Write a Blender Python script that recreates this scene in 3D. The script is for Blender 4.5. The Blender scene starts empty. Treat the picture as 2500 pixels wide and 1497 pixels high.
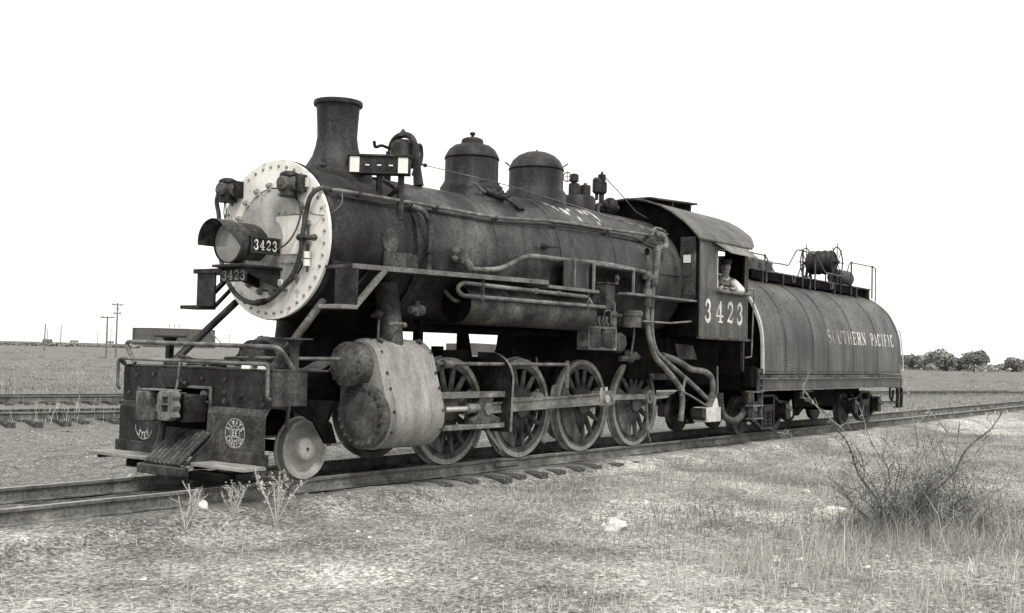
import bpy, math, random
import numpy as np
from mathutils import Vector, Matrix
PI = math.pi
random.seed(7)
rng = np.random.default_rng(11)
S = bpy.context.scene
COL = S.collection

# ------------------------------------------------------------------ camera
cd = bpy.data.cameras.new("camera")
cam = bpy.data.objects.new("camera", cd)
COL.objects.link(cam)
CY, CP, CR = 0.937248, 0.0413033, 0.0252589
fw = Vector((math.sin(CY) * math.cos(CP), math.cos(CY) * math.cos(CP), math.sin(CP)))
rt = Vector((math.cos(CY), -math.sin(CY), 0))
up = rt.cross(fw)
rt2 = math.cos(CR) * rt + math.sin(CR) * up
up2 = -math.sin(CR) * rt + math.cos(CR) * up
M = Matrix((rt2, up2, -fw)).transposed().to_4x4()
M.translation = Vector((-18.23268, -11.32935, 1.65616))
cam.matrix_world = M
cd.sensor_fit = 'HORIZONTAL'
cd.sensor_width = 36.0
cd.lens = 2746.436 / 2500 * 36.0
cd.clip_start = 0.1
cd.clip_end = 6000
S.camera = cam

# ------------------------------------------------------------------ sky, sun, exposure
SUN_EL = math.radians(54)
SUN_DIR = Vector((-0.55, -0.83, 0)).normalized()          # horizontal direction towards the sun
W = bpy.data.worlds.new("World")
S.world = W
W.use_nodes = True
nt = W.node_tree
bg = nt.nodes["Background"]
sky = nt.nodes.new("ShaderNodeTexSky")
sky.sky_type = 'NISHITA'
sky.sun_disc = False
sky.sun_elevation = SUN_EL
sky.sun_rotation = math.atan2(SUN_DIR.x, SUN_DIR.y)
sky.air_density = 1.0
sky.dust_density = 1.5
sky.ozone_density = 1.0
hs = nt.nodes.new("ShaderNodeHueSaturation")
hs.inputs["Saturation"].default_value = 0.0
nt.links.new(sky.outputs[0], hs.inputs["Color"])
# a white, evenly overcast sky: the clear-sky gradient under a flat layer of cloud
cloud = nt.nodes.new("ShaderNodeMix")
cloud.data_type = 'RGBA'
cloud.inputs[0].default_value = 0.82
cloud.inputs[7].default_value = (7.0, 6.96, 6.85, 1)
nt.links.new(hs.outputs[0], cloud.inputs[6])
nt.links.new(cloud.outputs[2], bg.inputs[0])
bg.inputs[1].default_value = 0.115
sl = bpy.data.lights.new("sun", 'SUN')
sun = bpy.data.objects.new("sun", sl)
COL.objects.link(sun)
sl.energy = 1.5
sl.angle = math.radians(14)
sl.color = (1.0, 0.98, 0.95)
to_sun = Vector((SUN_DIR.x * math.cos(SUN_EL), SUN_DIR.y * math.cos(SUN_EL), math.sin(SUN_EL)))
sun.rotation_euler = to_sun.to_track_quat('Z', 'Y').to_euler()
sun.location = (0, 0, 30)
S.view_settings.view_transform = 'Standard'
S.view_settings.look = 'None'
S.view_settings.gamma = 1
S.view_settings.use_curve_mapping = False
S.view_settings.exposure = 0.80
S.render.engine = 'CYCLES'
S.cycles.max_bounces = 6
S.cycles.diffuse_bounces = 3
S.cycles.use_denoising = True

# ------------------------------------------------------------------ materials
TINT = (1.0, 0.985, 0.905)


def g(v):
    return (v * TINT[0], v * TINT[1], v * TINT[2], 1)


def mat(name, lo, hi, rough=0.6, scale=3.0, fine=40.0, fine_amt=0.35, stretch=(1, 1, 1), bump=0.15, metal=0.0,
        spots=None, island=0.0, spec=0.25, streak=0.0, blotch=0.0, bump_scale=None, contrast=(0.35, 0.65)):
    """two-tone weathered surface: large blotches, fine mottling, optional dark/pale spots"""
    m = bpy.data.materials.new(name)
    m.use_nodes = True
    n = m.node_tree.nodes
    L = m.node_tree.links.new
    b = n["Principled BSDF"]
    tc = n.new("ShaderNodeTexCoord")
    mp = n.new("ShaderNodeMapping")
    mp.inputs["Scale"].default_value = stretch
    L(tc.outputs["Object"], mp.inputs[0])
    n1 = n.new("ShaderNodeTexNoise")
    n1.inputs["Scale"].default_value = scale
    n1.inputs["Detail"].default_value = 6
    n1.inputs["Roughness"].default_value = 0.62
    L(mp.outputs[0], n1.inputs["Vector"])
    r1 = n.new("ShaderNodeValToRGB")
    r1.color_ramp.elements[0].position = contrast[0]
    r1.color_ramp.elements[1].position = contrast[1]
    r1.color_ramp.elements[0].color = g(lo)
    r1.color_ramp.elements[1].color = g(hi)
    L(n1.outputs[0], r1.inputs[0])
    col = r1.outputs[0]
    n2 = n.new("ShaderNodeTexNoise")
    n2.inputs["Scale"].default_value = fine
    n2.inputs["Detail"].default_value = 3
    L(tc.outputs["Object"], n2.inputs["Vector"])
    mr = n.new("ShaderNodeMapRange")
    mr.inputs[1].default_value = 0.25
    mr.inputs[2].default_value = 0.75
    mr.inputs[3].default_value = 1 - fine_amt
    mr.inputs[4].default_value = 1 + fine_amt
    L(n2.outputs[0], mr.inputs[0])
    mx = n.new("ShaderNodeMix")
    mx.data_type = 'RGBA'
    mx.blend_type = 'MULTIPLY'
    mx.inputs[0].default_value = 1
    L(col, mx.inputs[6])
    L(mr.outputs[0], mx.inputs[7])
    col = mx.outputs[2]
    for amt, sc_, st in ((streak, 1.0, (7, 7, 0.5)), (blotch, 0.9, (1, 1, 1))):
        if not amt:
            continue
        mp5 = n.new("ShaderNodeMapping")
        mp5.inputs["Scale"].default_value = st
        L(tc.outputs["Object"], mp5.inputs[0])
        n5 = n.new("ShaderNodeTexNoise")
        n5.inputs["Scale"].default_value = sc_
        n5.inputs["Detail"].default_value = 5
        n5.inputs["Roughness"].default_value = 0.6
        L(mp5.outputs[0], n5.inputs["Vector"])
        m5 = n.new("ShaderNodeMapRange")
        m5.inputs[1].default_value = 0.34
        m5.inputs[2].default_value = 0.66
        m5.inputs[3].default_value = 1 - amt
        m5.inputs[4].default_value = 1 + amt
        L(n5.outputs[0], m5.inputs[0])
        k5 = n.new("ShaderNodeMix")
        k5.data_type = 'RGBA'
        k5.blend_type = 'MULTIPLY'
        k5.inputs[0].default_value = 1
        L(col, k5.inputs[6])
        L(m5.outputs[0], k5.inputs[7])
        col = k5.outputs[2]
    if spots:
        n3 = n.new("ShaderNodeTexNoise")
        n3.inputs["Scale"].default_value = spots[0]
        n3.inputs["Detail"].default_value = 4
        L(tc.outputs["Object"], n3.inputs["Vector"])
        r3 = n.new("ShaderNodeValToRGB")
        r3.color_ramp.elements[0].position = spots[1]
        r3.color_ramp.elements[1].position = spots[1] + 0.08
        L(n3.outputs[0], r3.inputs[0])
        m3 = n.new("ShaderNodeMix")
        m3.data_type = 'RGBA'
        m3.inputs[7].default_value = g(spots[2])
        L(r3.outputs[0], m3.inputs[0])
        L(col, m3.inputs[6])
        col = m3.outputs[2]
    if island:
        ge = n.new("ShaderNodeNewGeometry")
        mi = n.new("ShaderNodeMapRange")
        mi.inputs[3].default_value = 1 - island
        mi.inputs[4].default_value = 1 + island
        L(ge.outputs["Random Per Island"], mi.inputs[0])
        m4 = n.new("ShaderNodeMix")
        m4.data_type = 'RGBA'
        m4.blend_type = 'MULTIPLY'
        m4.inputs[0].default_value = 1
        L(col, m4.inputs[6])
        L(mi.outputs[0], m4.inputs[7])
        col = m4.outputs[2]
    L(col, b.inputs["Base Color"])
    b.inputs["Roughness"].default_value = rough
    b.inputs["Metallic"].default_value = metal
    b.inputs["Specular IOR Level"].default_value = spec
    if bump:
        nb = n.new("ShaderNodeTexNoise")
        nb.inputs["Scale"].default_value = bump_scale or fine
        nb.inputs["Detail"].default_value = 4
        L(tc.outputs["Object"], nb.inputs["Vector"])
        bp = n.new("ShaderNodeBump")
        bp.inputs["Strength"].default_value = bump
        bp.inputs["Distance"].default_value = 0.02
        L(nb.outputs[0], bp.inputs["Height"])
        L(bp.outputs[0], b.inputs["Normal"])
    return m


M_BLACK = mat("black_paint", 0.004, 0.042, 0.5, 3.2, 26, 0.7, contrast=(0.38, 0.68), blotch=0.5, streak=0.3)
M_SOOTSHADE = mat("sooty_shade_iron", 0.002, 0.010, 0.85, 3.5, 45, 0.6, spec=0.05)  # sooty iron, darkened further to paint the shade under and inside the engine
M_BOILER = mat("boiler_jacket_paint", 0.018, 0.066, 0.45, 2.2, 26, 0.6, (1, 1, 0.5), 0.16, streak=0.32, blotch=0.45)
M_BOX = mat("smokebox_graphite", 0.005, 0.032, 0.6, 2.6, 26, 0.7, (1, 1, 0.6), contrast=(0.38, 0.7), streak=0.3, blotch=0.5)
M_DOME = mat("dome_paint", 0.007, 0.040, 0.55, 2.6, 26, 0.65, (1, 1, 0.6), contrast=(0.36, 0.68), streak=0.35, blotch=0.5)
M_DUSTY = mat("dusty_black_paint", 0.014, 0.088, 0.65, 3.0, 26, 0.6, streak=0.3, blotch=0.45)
M_HEAD = mat("dusty_cylinder_head", 0.04, 0.12, 0.7, 3.2, 26, 0.5, blotch=0.35)
M_EDGE = mat("dusty_lit_edge", 0.09, 0.20, 0.7, 3.0, 26, 0.45, blotch=0.3)  # dust tone raised to paint highlights on edges and other lit pieces
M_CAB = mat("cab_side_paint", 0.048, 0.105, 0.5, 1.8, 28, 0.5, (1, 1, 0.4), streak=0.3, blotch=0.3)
M_ALU = mat("aluminium_paint", 0.62, 0.86, 0.5, 3.2, 46, 0.12, (1, 1, 0.45), 0.06, spots=(7.0, 0.62, 0.42))
M_DOOR = mat("worn_aluminium_paint", 0.24, 0.44, 0.5, 3.4, 46, 0.22, (1, 1, 0.5), 0.06, spots=(8.0, 0.66, 0.2))
M_BOLT = mat("grimy_bolt_heads", 0.16, 0.34, 0.6, 6, 40, 0.3)
M_WHITE = mat("white_paint", 0.70, 0.82, 0.6, 5, 50, 0.08, bump=0.03)
M_LETTER = mat("faded_white_lettering", 0.46, 0.74, 0.7, 8, 60, 0.35, bump=0.03)
M_LETTER_MID = mat("half_worn_lettering", 0.20, 0.46, 0.7, 8, 60, 0.4, bump=0.03)
M_LETTER_DIM = mat("worn_lettering", 0.12, 0.38, 0.7, 6, 60, 0.4, bump=0.03)
M_CYL = mat("cylinder_jacket_steel", 0.17, 0.28, 0.45, 1.8, 28, 0.22, (2.2, 2.2, 0.6), 0.06, streak=0.22, blotch=0.1)
M_STEEL = mat("worn_steel", 0.07, 0.22, 0.5, 5, 44, 0.45, metal=0.2, blotch=0.4)
M_BRIGHT = mat("bright_steel", 0.42, 0.60, 0.3, 6, 40, 0.12, metal=0.6, bump=0.03)
M_TYRE = mat("wheel_tyre_steel", 0.11, 0.25, 0.55, 4, 30, 0.4, blotch=0.3)
M_WHEEL = mat("wheel_paint", 0.018, 0.085, 0.7, 4, 44, 0.55, blotch=0.4)
M_DISC = mat("dusty_disc_wheel", 0.24, 0.38, 0.6, 3.5, 40, 0.22, blotch=0.15)
M_PIPE = mat("lit_pipe", 0.06, 0.19, 0.6, 5, 44, 0.45, blotch=0.4)  # tone raised to paint highlights on pipes and small fittings
M_TANK = mat("tender_tank_paint", 0.042, 0.100, 0.46, 1.6, 26, 0.48, (1, 1, 0.35), 0.1, streak=0.28, blotch=0.25)
M_WOOD = mat("weathered_plank", 0.16, 0.34, 0.85, 3, 60, 0.35, (6, 1, 6), 0.3)
M_TIE = mat("old_sleeper_wood", 0.035, 0.12, 0.95, 3, 40, 0.45, (6, 1, 6), 0.5, spec=0.05)
M_RAIL = mat("rusty_rail", 0.07, 0.17, 0.75, 4, 28, 0.45, spec=0.1, blotch=0.3)
M_RAILTOP = mat("worn_rail_head", 0.22, 0.42, 0.5, 3, 30, 0.25, metal=0.2, bump=0.02)
M_LENS = mat("lens_glass", 0.30, 0.38, 0.12, 3, 20, 0.06, bump=0, spec=0.5)
M_LENSD = mat("dark_lens_glass", 0.03, 0.06, 0.15, 6, 30, 0.1, bump=0, spec=0.5)
M_PALE = mat("pale_scuffed_metal", 0.38, 0.60, 0.6, 5, 36, 0.3)
M_SKIN = mat("skin", 0.22, 0.30, 0.6, 8, 60, 0.1, bump=0.03)
M_CLOTH = mat("dark_overalls", 0.03, 0.065, 0.9, 8, 60, 0.3)
M_SHIRT = mat("white_shirt", 0.66, 0.78, 0.9, 6, 50, 0.1)
M_CAP = mat("dark_cap", 0.03, 0.06, 0.9, 8, 60, 0.2)
M_POLE = mat("pole_wood", 0.13, 0.2, 0.9, 1, 10, 0.2)
M_OIL = mat("oil_tank_paint", 0.085, 0.14, 0.8, 0.12, 1.2, 0.2, (1, 1, 0.25), 0.0, spec=0.1)
M_ROOF = mat("tank_roof", 0.45, 0.6, 0.7, 0.1, 1, 0.1, bump=0)
M_FAR = mat("distant_wall", 0.4, 0.6, 0.9, 0.2, 1, 0.1, bump=0)
M_FARD = mat("distant_roof", 0.13, 0.2, 0.9, 0.2, 1, 0.1, bump=0)
M_BARK = mat("pale_bark", 0.16, 0.42, 0.9, 3, 30, 0.3)
M_BARKD = mat("dark_bark", 0.05, 0.16, 0.9, 4, 30, 0.4)
M_TWIG = mat("thorn_twigs", 0.08, 0.28, 0.9, 2, 30, 0.3, island=0.6)
M_LEAF = mat("grey_green_leaf", 0.06, 0.14, 0.8, 1.5, 20, 0.3, bump=0, island=0.5)
M_LEAFP = mat("pale_weed_leaf", 0.38, 0.56, 0.9, 2, 20, 0.2, bump=0, island=0.25)
M_LEAFF = mat("distant_foliage", 0.19, 0.32, 0.95, 0.25, 2, 0.3, bump=0, island=0.3, spec=0.05)
M_GRASS = mat("dry_grass", 0.30, 0.50, 0.95, 0.7, 12, 0.2, bump=0, island=0.4, spec=0.05)
M_FIELD = mat("field_grass", 0.20, 0.36, 0.95, 0.06, 2, 0.2, bump=0, island=0.35, spec=0.05)
M_GRASSM = mat("mid_dry_grass", 0.15, 0.36, 0.95, 0.8, 12, 0.2, bump=0, island=0.5, spec=0.05)
M_GRASSD = mat("dark_scrub", 0.06, 0.20, 0.9, 0.9, 12, 0.2, bump=0, island=0.5, spec=0.05)  # darker scrub, tone varied blade by blade
M_STONE = mat("gravel_stone", 0.20, 0.58, 0.9, 2, 30, 0.3, island=0.6)
M_CINDER = mat("cinder_gravel", 0.10, 0.34, 0.9, 2, 30, 0.3, island=0.7)
M_WSTONE = mat("white_stone", 0.46, 0.78, 0.9, 8, 30, 0.25, bump=0.3, blotch=0.2)


# boiler jacket with chalky lime streaks near the dome
def add_streaks(m, x0, x1, z0, z1):
    n = m.node_tree.nodes
    L = m.node_tree.links.new
    b = n["Principled BSDF"]
    src = b.inputs["Base Color"].links[0].from_socket
    tc = n.new("ShaderNodeTexCoord")
    sp = n.new("ShaderNodeSeparateXYZ")
    L(tc.outputs["Object"], sp.inputs[0])

    def band(sock, a, c):
        r = n.new("ShaderNodeMapRange")
        r.interpolation_type = 'SMOOTHSTEP'
        r.inputs[1].default_value = a - 0.08
        r.inputs[2].default_value = a + 0.08
        L(sock, r.inputs[0])
        q = n.new("ShaderNodeMapRange")
        q.interpolation_type = 'SMOOTHSTEP'
        q.inputs[1].default_value = c - 0.08
        q.inputs[2].default_value = c + 0.08
        q.inputs[3].default_value = 1
        q.inputs[4].default_value = 0
        L(sock, q.inputs[0])
        k = n.new("ShaderNodeMath")
        k.operation = 'MULTIPLY'
        L(r.outputs[0], k.inputs[0])
        L(q.outputs[0], k.inputs[1])
        return k.outputs[0]
    a = band(sp.outputs[0], x0, x1)
    c = band(sp.outputs[2], z0, z1)
    mp = n.new("ShaderNodeMapping")
    mp.inputs["Scale"].default_value = (7, 3.0, 4.0)
    L(tc.outputs["Object"], mp.inputs[0])
    nz = n.new("ShaderNodeTexNoise")
    nz.inputs["Scale"].default_value = 1.0
    nz.inputs["Detail"].default_value = 5
    L(mp.outputs[0], nz.inputs["Vector"])
    rp = n.new("ShaderNodeValToRGB")
    rp.color_ramp.elements[0].position = 0.53
    rp.color_ramp.elements[1].position = 0.60
    L(nz.outputs[0], rp.inputs[0])
    k1 = n.new("ShaderNodeMath")
    k1.operation = 'MULTIPLY'
    L(a, k1.inputs[0])
    L(c, k1.inputs[1])
    k2 = n.new("ShaderNodeMath")
    k2.operation = 'MULTIPLY'
    L(k1.outputs[0], k2.inputs[0])
    L(rp.outputs[0], k2.inputs[1])
    mx = n.new("ShaderNodeMix")
    mx.data_type = 'RGBA'
    mx.inputs[7].default_value = g(0.6)
    L(k2.outputs[0], mx.inputs[0])
    L(src, mx.inputs[6])
    L(mx.outputs[2], b.inputs["Base Color"])


add_streaks(M_BOILER, -2.65, -1.25, 3.98, 4.22)


# ------------------------------------------------------------------ mesh builder
class MB:
    def __init__(self):
        self.v = []
        self.f = []

    def add(self, vs, fs):
        o = len(self.v)
        self.v.extend([tuple(p) for p in vs])
        self.f.extend([tuple(i + o for i in q) for q in fs])
        return self

    def box(self, x0, x1, y0, y1, z0, z1):
        x0, x1 = sorted((x0, x1)); y0, y1 = sorted((y0, y1)); z0, z1 = sorted((z0, z1))
        vs = [(x0, y0, z0), (x1, y0, z0), (x1, y1, z0), (x0, y1, z0), (x0, y0, z1), (x1, y0, z1), (x1, y1, z1), (x0, y1, z1)]
        return self.add(vs, [(3, 2, 1, 0), (4, 5, 6, 7), (0, 1, 5, 4), (1, 2, 6, 5), (2, 3, 7, 6), (3, 0, 4, 7)])

    def bar(self, a, b, w, h, upv=(0, 0, 1)):
        a, b = Vector(a), Vector(b)
        d = (b - a).normalized()
        u = Vector(upv)
        s = d.cross(u)
        if s.length < 1e-4:
            s = d.cross(Vector((1, 0, 0)))
        s.normalize()
        u = s.cross(d).normalized()
        vs = []
        for p in (a, b):
            for (i, j) in ((-1, -1), (1, -1), (1, 1), (-1, 1)):
                vs.append(p + s * i * w / 2 + u * j * h / 2)
        return self.add(vs, [(3, 2, 1, 0), (4, 5, 6, 7), (0, 1, 5, 4), (1, 2, 6, 5), (2, 3, 7, 6), (3, 0, 4, 7)])

    def prism(self, pts, axis, a, b):
        """polygon pts (2-D) extruded along axis from a to b; 2-D order: x->(y,z) y->(x,z) z->(x,y)"""
        def mk(p, t):
            return (t, p[0], p[1]) if axis == 'x' else (p[0], t, p[1]) if axis == 'y' else (p[0], p[1], t)
        n = len(pts)
        vs = [mk(p, a) for p in pts] + [mk(p, b) for p in pts]
        fs = [tuple(range(n - 1, -1, -1)), tuple(range(n, 2 * n))]
        fs += [(i, (i + 1) % n, n + (i + 1) % n, n + i) for i in range(n)]
        return self.add(vs, fs)

    def lathe(self, prof, org, axis='z', n=32, a0=0.0, a1=2 * PI, cap=True):
        """prof: (radius, distance along axis)"""
        full = abs(a1 - a0 - 2 * PI) < 1e-6
        k = n if full else n + 1
        vs, fs = [], []
        for (r, h) in prof:
            for i in range(k):
                t = a0 + (a1 - a0) * i / n
                c, s = r * math.cos(t), r * math.sin(t)
                p = (c, s, h) if axis == 'z' else (h, c, s) if axis == 'x' else (s, h, c)
                vs.append((p[0] + org[0], p[1] + org[1], p[2] + org[2]))
        for j in range(len(prof) - 1):
            for i in range(n):
                q = (i + 1) % k
                fs.append((j * k + i, j * k + q, (j + 1) * k + q, (j + 1) * k + i))
        if cap and full:
            fs.append(tuple(range(k - 1, -1, -1)))
            fs.append(tuple((len(prof) - 1) * k + i for i in range(k)))
        return self.add(vs, fs)

    def cyl(self, a, b, r, n=16, r2=None):
        return self.tube([a, b], [r, r if r2 is None else r2], n)

    def tube(self, pts, r, n=8, closed=False):
        P = [Vector(p) for p in pts]
        m = len(P)
        R = list(r) if hasattr(r, '__len__') else [r] * m
        ref = None
        vs, fs = [], []
        for i in range(m):
            if closed:
                d = P[(i + 1) % m] - P[i - 1]
            else:
                d = (P[min(i + 1, m - 1)] - P[max(i - 1, 0)])
            d.normalize()
            if ref is None:
                ref = d.orthogonal().normalized()
            ref = (ref - d * ref.dot(d))
            if ref.length < 1e-5:
                ref = d.orthogonal()
            ref.normalize()
            s = d.cross(ref)
            for k in range(n):
                t = 2 * PI * k / n
                vs.append(P[i] + (ref * math.cos(t) + s * math.sin(t)) * R[i])
        e = m if closed else m - 1
        for i in range(e):
            j = (i + 1) % m
            for k in range(n):
                q = (k + 1) % n
                fs.append((i * n + k, i * n + q, j * n + q, j * n + k))
        if not closed:
            fs.append(tuple(range(n - 1, -1, -1)))
            fs.append(tuple((m - 1) * n + k for k in range(n)))
        return self.add(vs, fs)

    def ball(self, c, r, n=10, sc=(1, 1, 1)):
        m = max(4, n // 2)
        vs, fs = [], []
        for j in range(m + 1):
            a = PI * j / m
            for i in range(n):
                t = 2 * PI * i / n
                vs.append((c[0] + sc[0] * r * math.sin(a) * math.cos(t), c[1] + sc[1] * r * math.sin(a) * math.sin(t), c[2] - sc[2] * r * math.cos(a)))
        for j in range(m):
            for i in range(n):
                q = (i + 1) % n
                fs.append((j * n + i, j * n + q, (j + 1) * n + q, (j + 1) * n + i))
        return self.add(vs, fs)

    def build(self, name, m, parent=None, bevel=0.0, label=None, kind=None, smooth=35, loc=None):
        me = bpy.data.meshes.new(name)
        me.from_pydata(self.v, [], self.f)
        me.update()
        me.materials.append(m)
        me.polygons.foreach_set("use_smooth", [True] * len(me.polygons))
        me.set_sharp_from_angle(angle=math.radians(smooth))
        o = bpy.data.objects.new(name, me)
        COL.objects.link(o)
        if parent is not None:
            o.parent = parent
        if loc is not None:
            o.location = loc
        if bevel:
            bm = o.modifiers.new("bevel", 'BEVEL')
            bm.width = bevel
            bm.segments = 1
            bm.limit_method = 'ANGLE'
        if label:
            o["label"] = label
        if kind:
            o["kind"] = kind
        return o


def smooth_path(pts, k=5):
    """Catmull-Rom through the points"""
    P = [Vector(p) for p in pts]
    out = []
    for i in range(len(P) - 1):
        p0, p1, p2, p3 = P[max(i - 1, 0)], P[i], P[i + 1], P[min(i + 2, len(P) - 1)]
        for j in range(k):
            t = j / k
            out.append(0.5 * ((2 * p1) + (p2 - p0) * t + (2 * p0 - 5 * p1 + 4 * p2 - p3) * t * t + (3 * p1 - p0 - 3 * p2 + p3) * t ** 3))
    out.append(P[-1])
    return out


def bend(pts, r=0.08, k=4):
    """polyline with rounded corners"""
    P = [Vector(p) for p in pts]
    out = [P[0]]
    for i in range(1, len(P) - 1):
        a, b, c = P[i - 1], P[i], P[i + 1]
        d1, d2 = (a - b), (c - b)
        q = min(r, d1.length * 0.45, d2.length * 0.45)
        s, e = b + d1.normalized() * q, b + d2.normalized() * q
        for j in range(k + 1):
            t = j / k
            out.append((1 - t) ** 2 * s + 2 * t * (1 - t) * b + t * t * e)
    out.append(P[-1])
    return out


def pipe(name, pts, r, m, parent, n=8, sm=0, rb=0.08, label=None):
    p = smooth_path(pts, sm) if sm else bend(pts, rb)
    return MB().tube(p, r, n).build(name, m, parent, smooth=60, label=label)


def thing(name, label, cat, loc=(0, 0, 0), group=None, rz=0.0):
    o = bpy.data.objects.new(name, None)
    COL.objects.link(o)
    o.location = loc
    o.rotation_euler = (0, 0, rz)
    o.empty_display_size = 0.3
    o["label"] = label
    o["category"] = cat
    if group:
        o["group"] = group
    return o


def tag(o, label, cat, group=None):
    o["label"] = label
    o["category"] = cat
    if group:
        o["group"] = group
    return o


def copy_tree(o, parent=None):
    c = o.copy()
    COL.objects.link(c)
    if parent is not None:
        c.parent = parent
    for ch in list(o.children):
        copy_tree(ch, c)
    return c


def arc(cx, cy, rx, ry, a0, a1, n=12):
    return [(cx + rx * math.cos(math.radians(a0 + (a1 - a0) * i / n)), cy + ry * math.sin(math.radians(a0 + (a1 - a0) * i / n))) for i in range(n + 1)]


# ------------------------------------------------------------------ lettering
T, H = 0.22, 0.075        # thick and thin strokes


def wid(n, a, b, c):
    return [a + (b - a) * (1 - abs(2 * i / n - 1)) if c is None else a + (b - a) * math.sin(PI * i / n) for i in range(n + 1)]


def serif(x, y, w=0.34):
    return ([(x - w / 2, y), (x + w / 2, y)], H)


GL = {
    '3': [(arc(.48, .735, .30, .235, 165, -90, 16), wid(16, H, T, 1)), (arc(.46, .27, .36, .24, 90, -165, 16), wid(16, H, T, 1)),
          (arc(.20, .78, .05, .035, 0, 360, 8), .11), (arc(.14, .20, .05, .035, 0, 360, 8), .11)],
    '4': [([(.62, 0.03), (.62, 1)], T), ([(.62, .97), (.06, .33)], H), ([(.04, .30), (.98, .30)], H), serif(.62, .035, .56)],
    '2': [(arc(.48, .72, .33, .25, 170, 0, 14) + [(.74, .56), (.5, .36), (.2, .16), (.12, .06)], [H + (T - H) * min(1, i / 9) for i in range(12)] + [T * .9, T * .8, T * .6, H, H, H, H][:7]),
          ([(.10, .08), (.4, .12), (.66, .06), (.84, .10)], [.06, .15, .17, .08]), ([(.84, .08), (.90, .28)], H), (arc(.19, .76, .05, .035, 0, 360, 8), .11)],
    'S': [(arc(.48, .74, .30, .23, 20, 250, 14) + arc(.5, .27, .34, .24, 75, -165, 14), [H] * 8 + [T] * 14 + [H] * 8), ([(.78, .98), (.78, .74)], H), ([(.14, .02), (.14, .28)], H)],
    'O': [(arc(.5, .5, .38, .46, 0, 360, 24), [T - (T - H) * abs(math.sin(2 * PI * i / 24)) for i in range(25)])],
    'U': [([(.22, .97), (.22, .35)] + arc(.52, .32, .30, .28, 180, 360, 10) + [(.82, .97)], [T, T] + [T - (T - H) * i / 10 for i in range(11)] + [H]), serif(.22, .965), serif(.82, .965, .28)],
    'T': [([(.5, .03), (.5, .97)], T), ([(.06, .96), (.94, .96)], H), ([(.07, .98), (.05, .72)], H), ([(.93, .98), (.95, .72)], H), serif(.5, .035)],
    'H': [([(.22, .03), (.22, .97)], T), ([(.78, .03), (.78, .97)], T), ([(.22, .5), (.78, .5)], H), serif(.22, .035), serif(.22, .965), serif(.78, .035), serif(.78, .965)],
    'E': [([(.24, .03), (.24, .97)], T), ([(.1, .96), (.86, .96)], H), ([(.1, .04), (.88, .04)], H), ([(.24, .5), (.66, .5)], H), ([(.85, .98), (.87, .74)], H), ([(.86, .02), (.92, .28)], H), ([(.66, .38), (.66, .62)], H)],
    'R': [([(.24, .03), (.24, .97)], T), ([(.12, .96), (.5, .96)] + arc(.5, .74, .30, .22, 90, -90, 10) + [(.24, .52)], [H, H] + [H + (T - H) * math.sin(PI * i / 10) for i in range(11)] + [H]), ([(.5, .52), (.86, .04)], T * .9), serif(.24, .035), serif(.88, .035, .2)],
    'N': [([(.2, .03), (.2, .97)], H), ([(.16, .97), (.8, .03)], T), ([(.8, .03), (.8, .97)], H), serif(.2, .035, .28), serif(.8, .965, .28), serif(.14, .965, .2)],
    'P': [([(.24, .03), (.24, .97)], T), ([(.12, .96), (.5, .96)] + arc(.5, .72, .32, .24, 90, -90, 10) + [(.24, .48)], [H, H] + [H + (T - H) * math.sin(PI * i / 10) for i in range(11)] + [H]), serif(.24, .035)],
    'A': [([(.12, .03), (.48, .97)], H), ([(.46, .97), (.84, .03)], T), ([(.26, .36), (.7, .36)], H), serif(.13, .035, .26), serif(.84, .035, .3)],
    'C': [(arc(.54, .5, .40, .46, 40, 320, 20), [H + (T - H) * math.sin(PI * i / 20) for i in range(21)]), ([(.86, .98), (.86, .70)], H), ([(.86, .02), (.88, .26)], H)],
    'I': [([(.5, .03), (.5, .97)], T), serif(.5, .035), serif(.5, .965)],
    'F': [([(.24, .03), (.24, .97)], T), ([(.1, .96), (.86, .96)], H), ([(.24, .5), (.66, .5)], H), ([(.85, .98), (.87, .72)], H), ([(.66, .38), (.66, .62)], H), serif(.24, .035)],
}
q = .16
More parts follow.
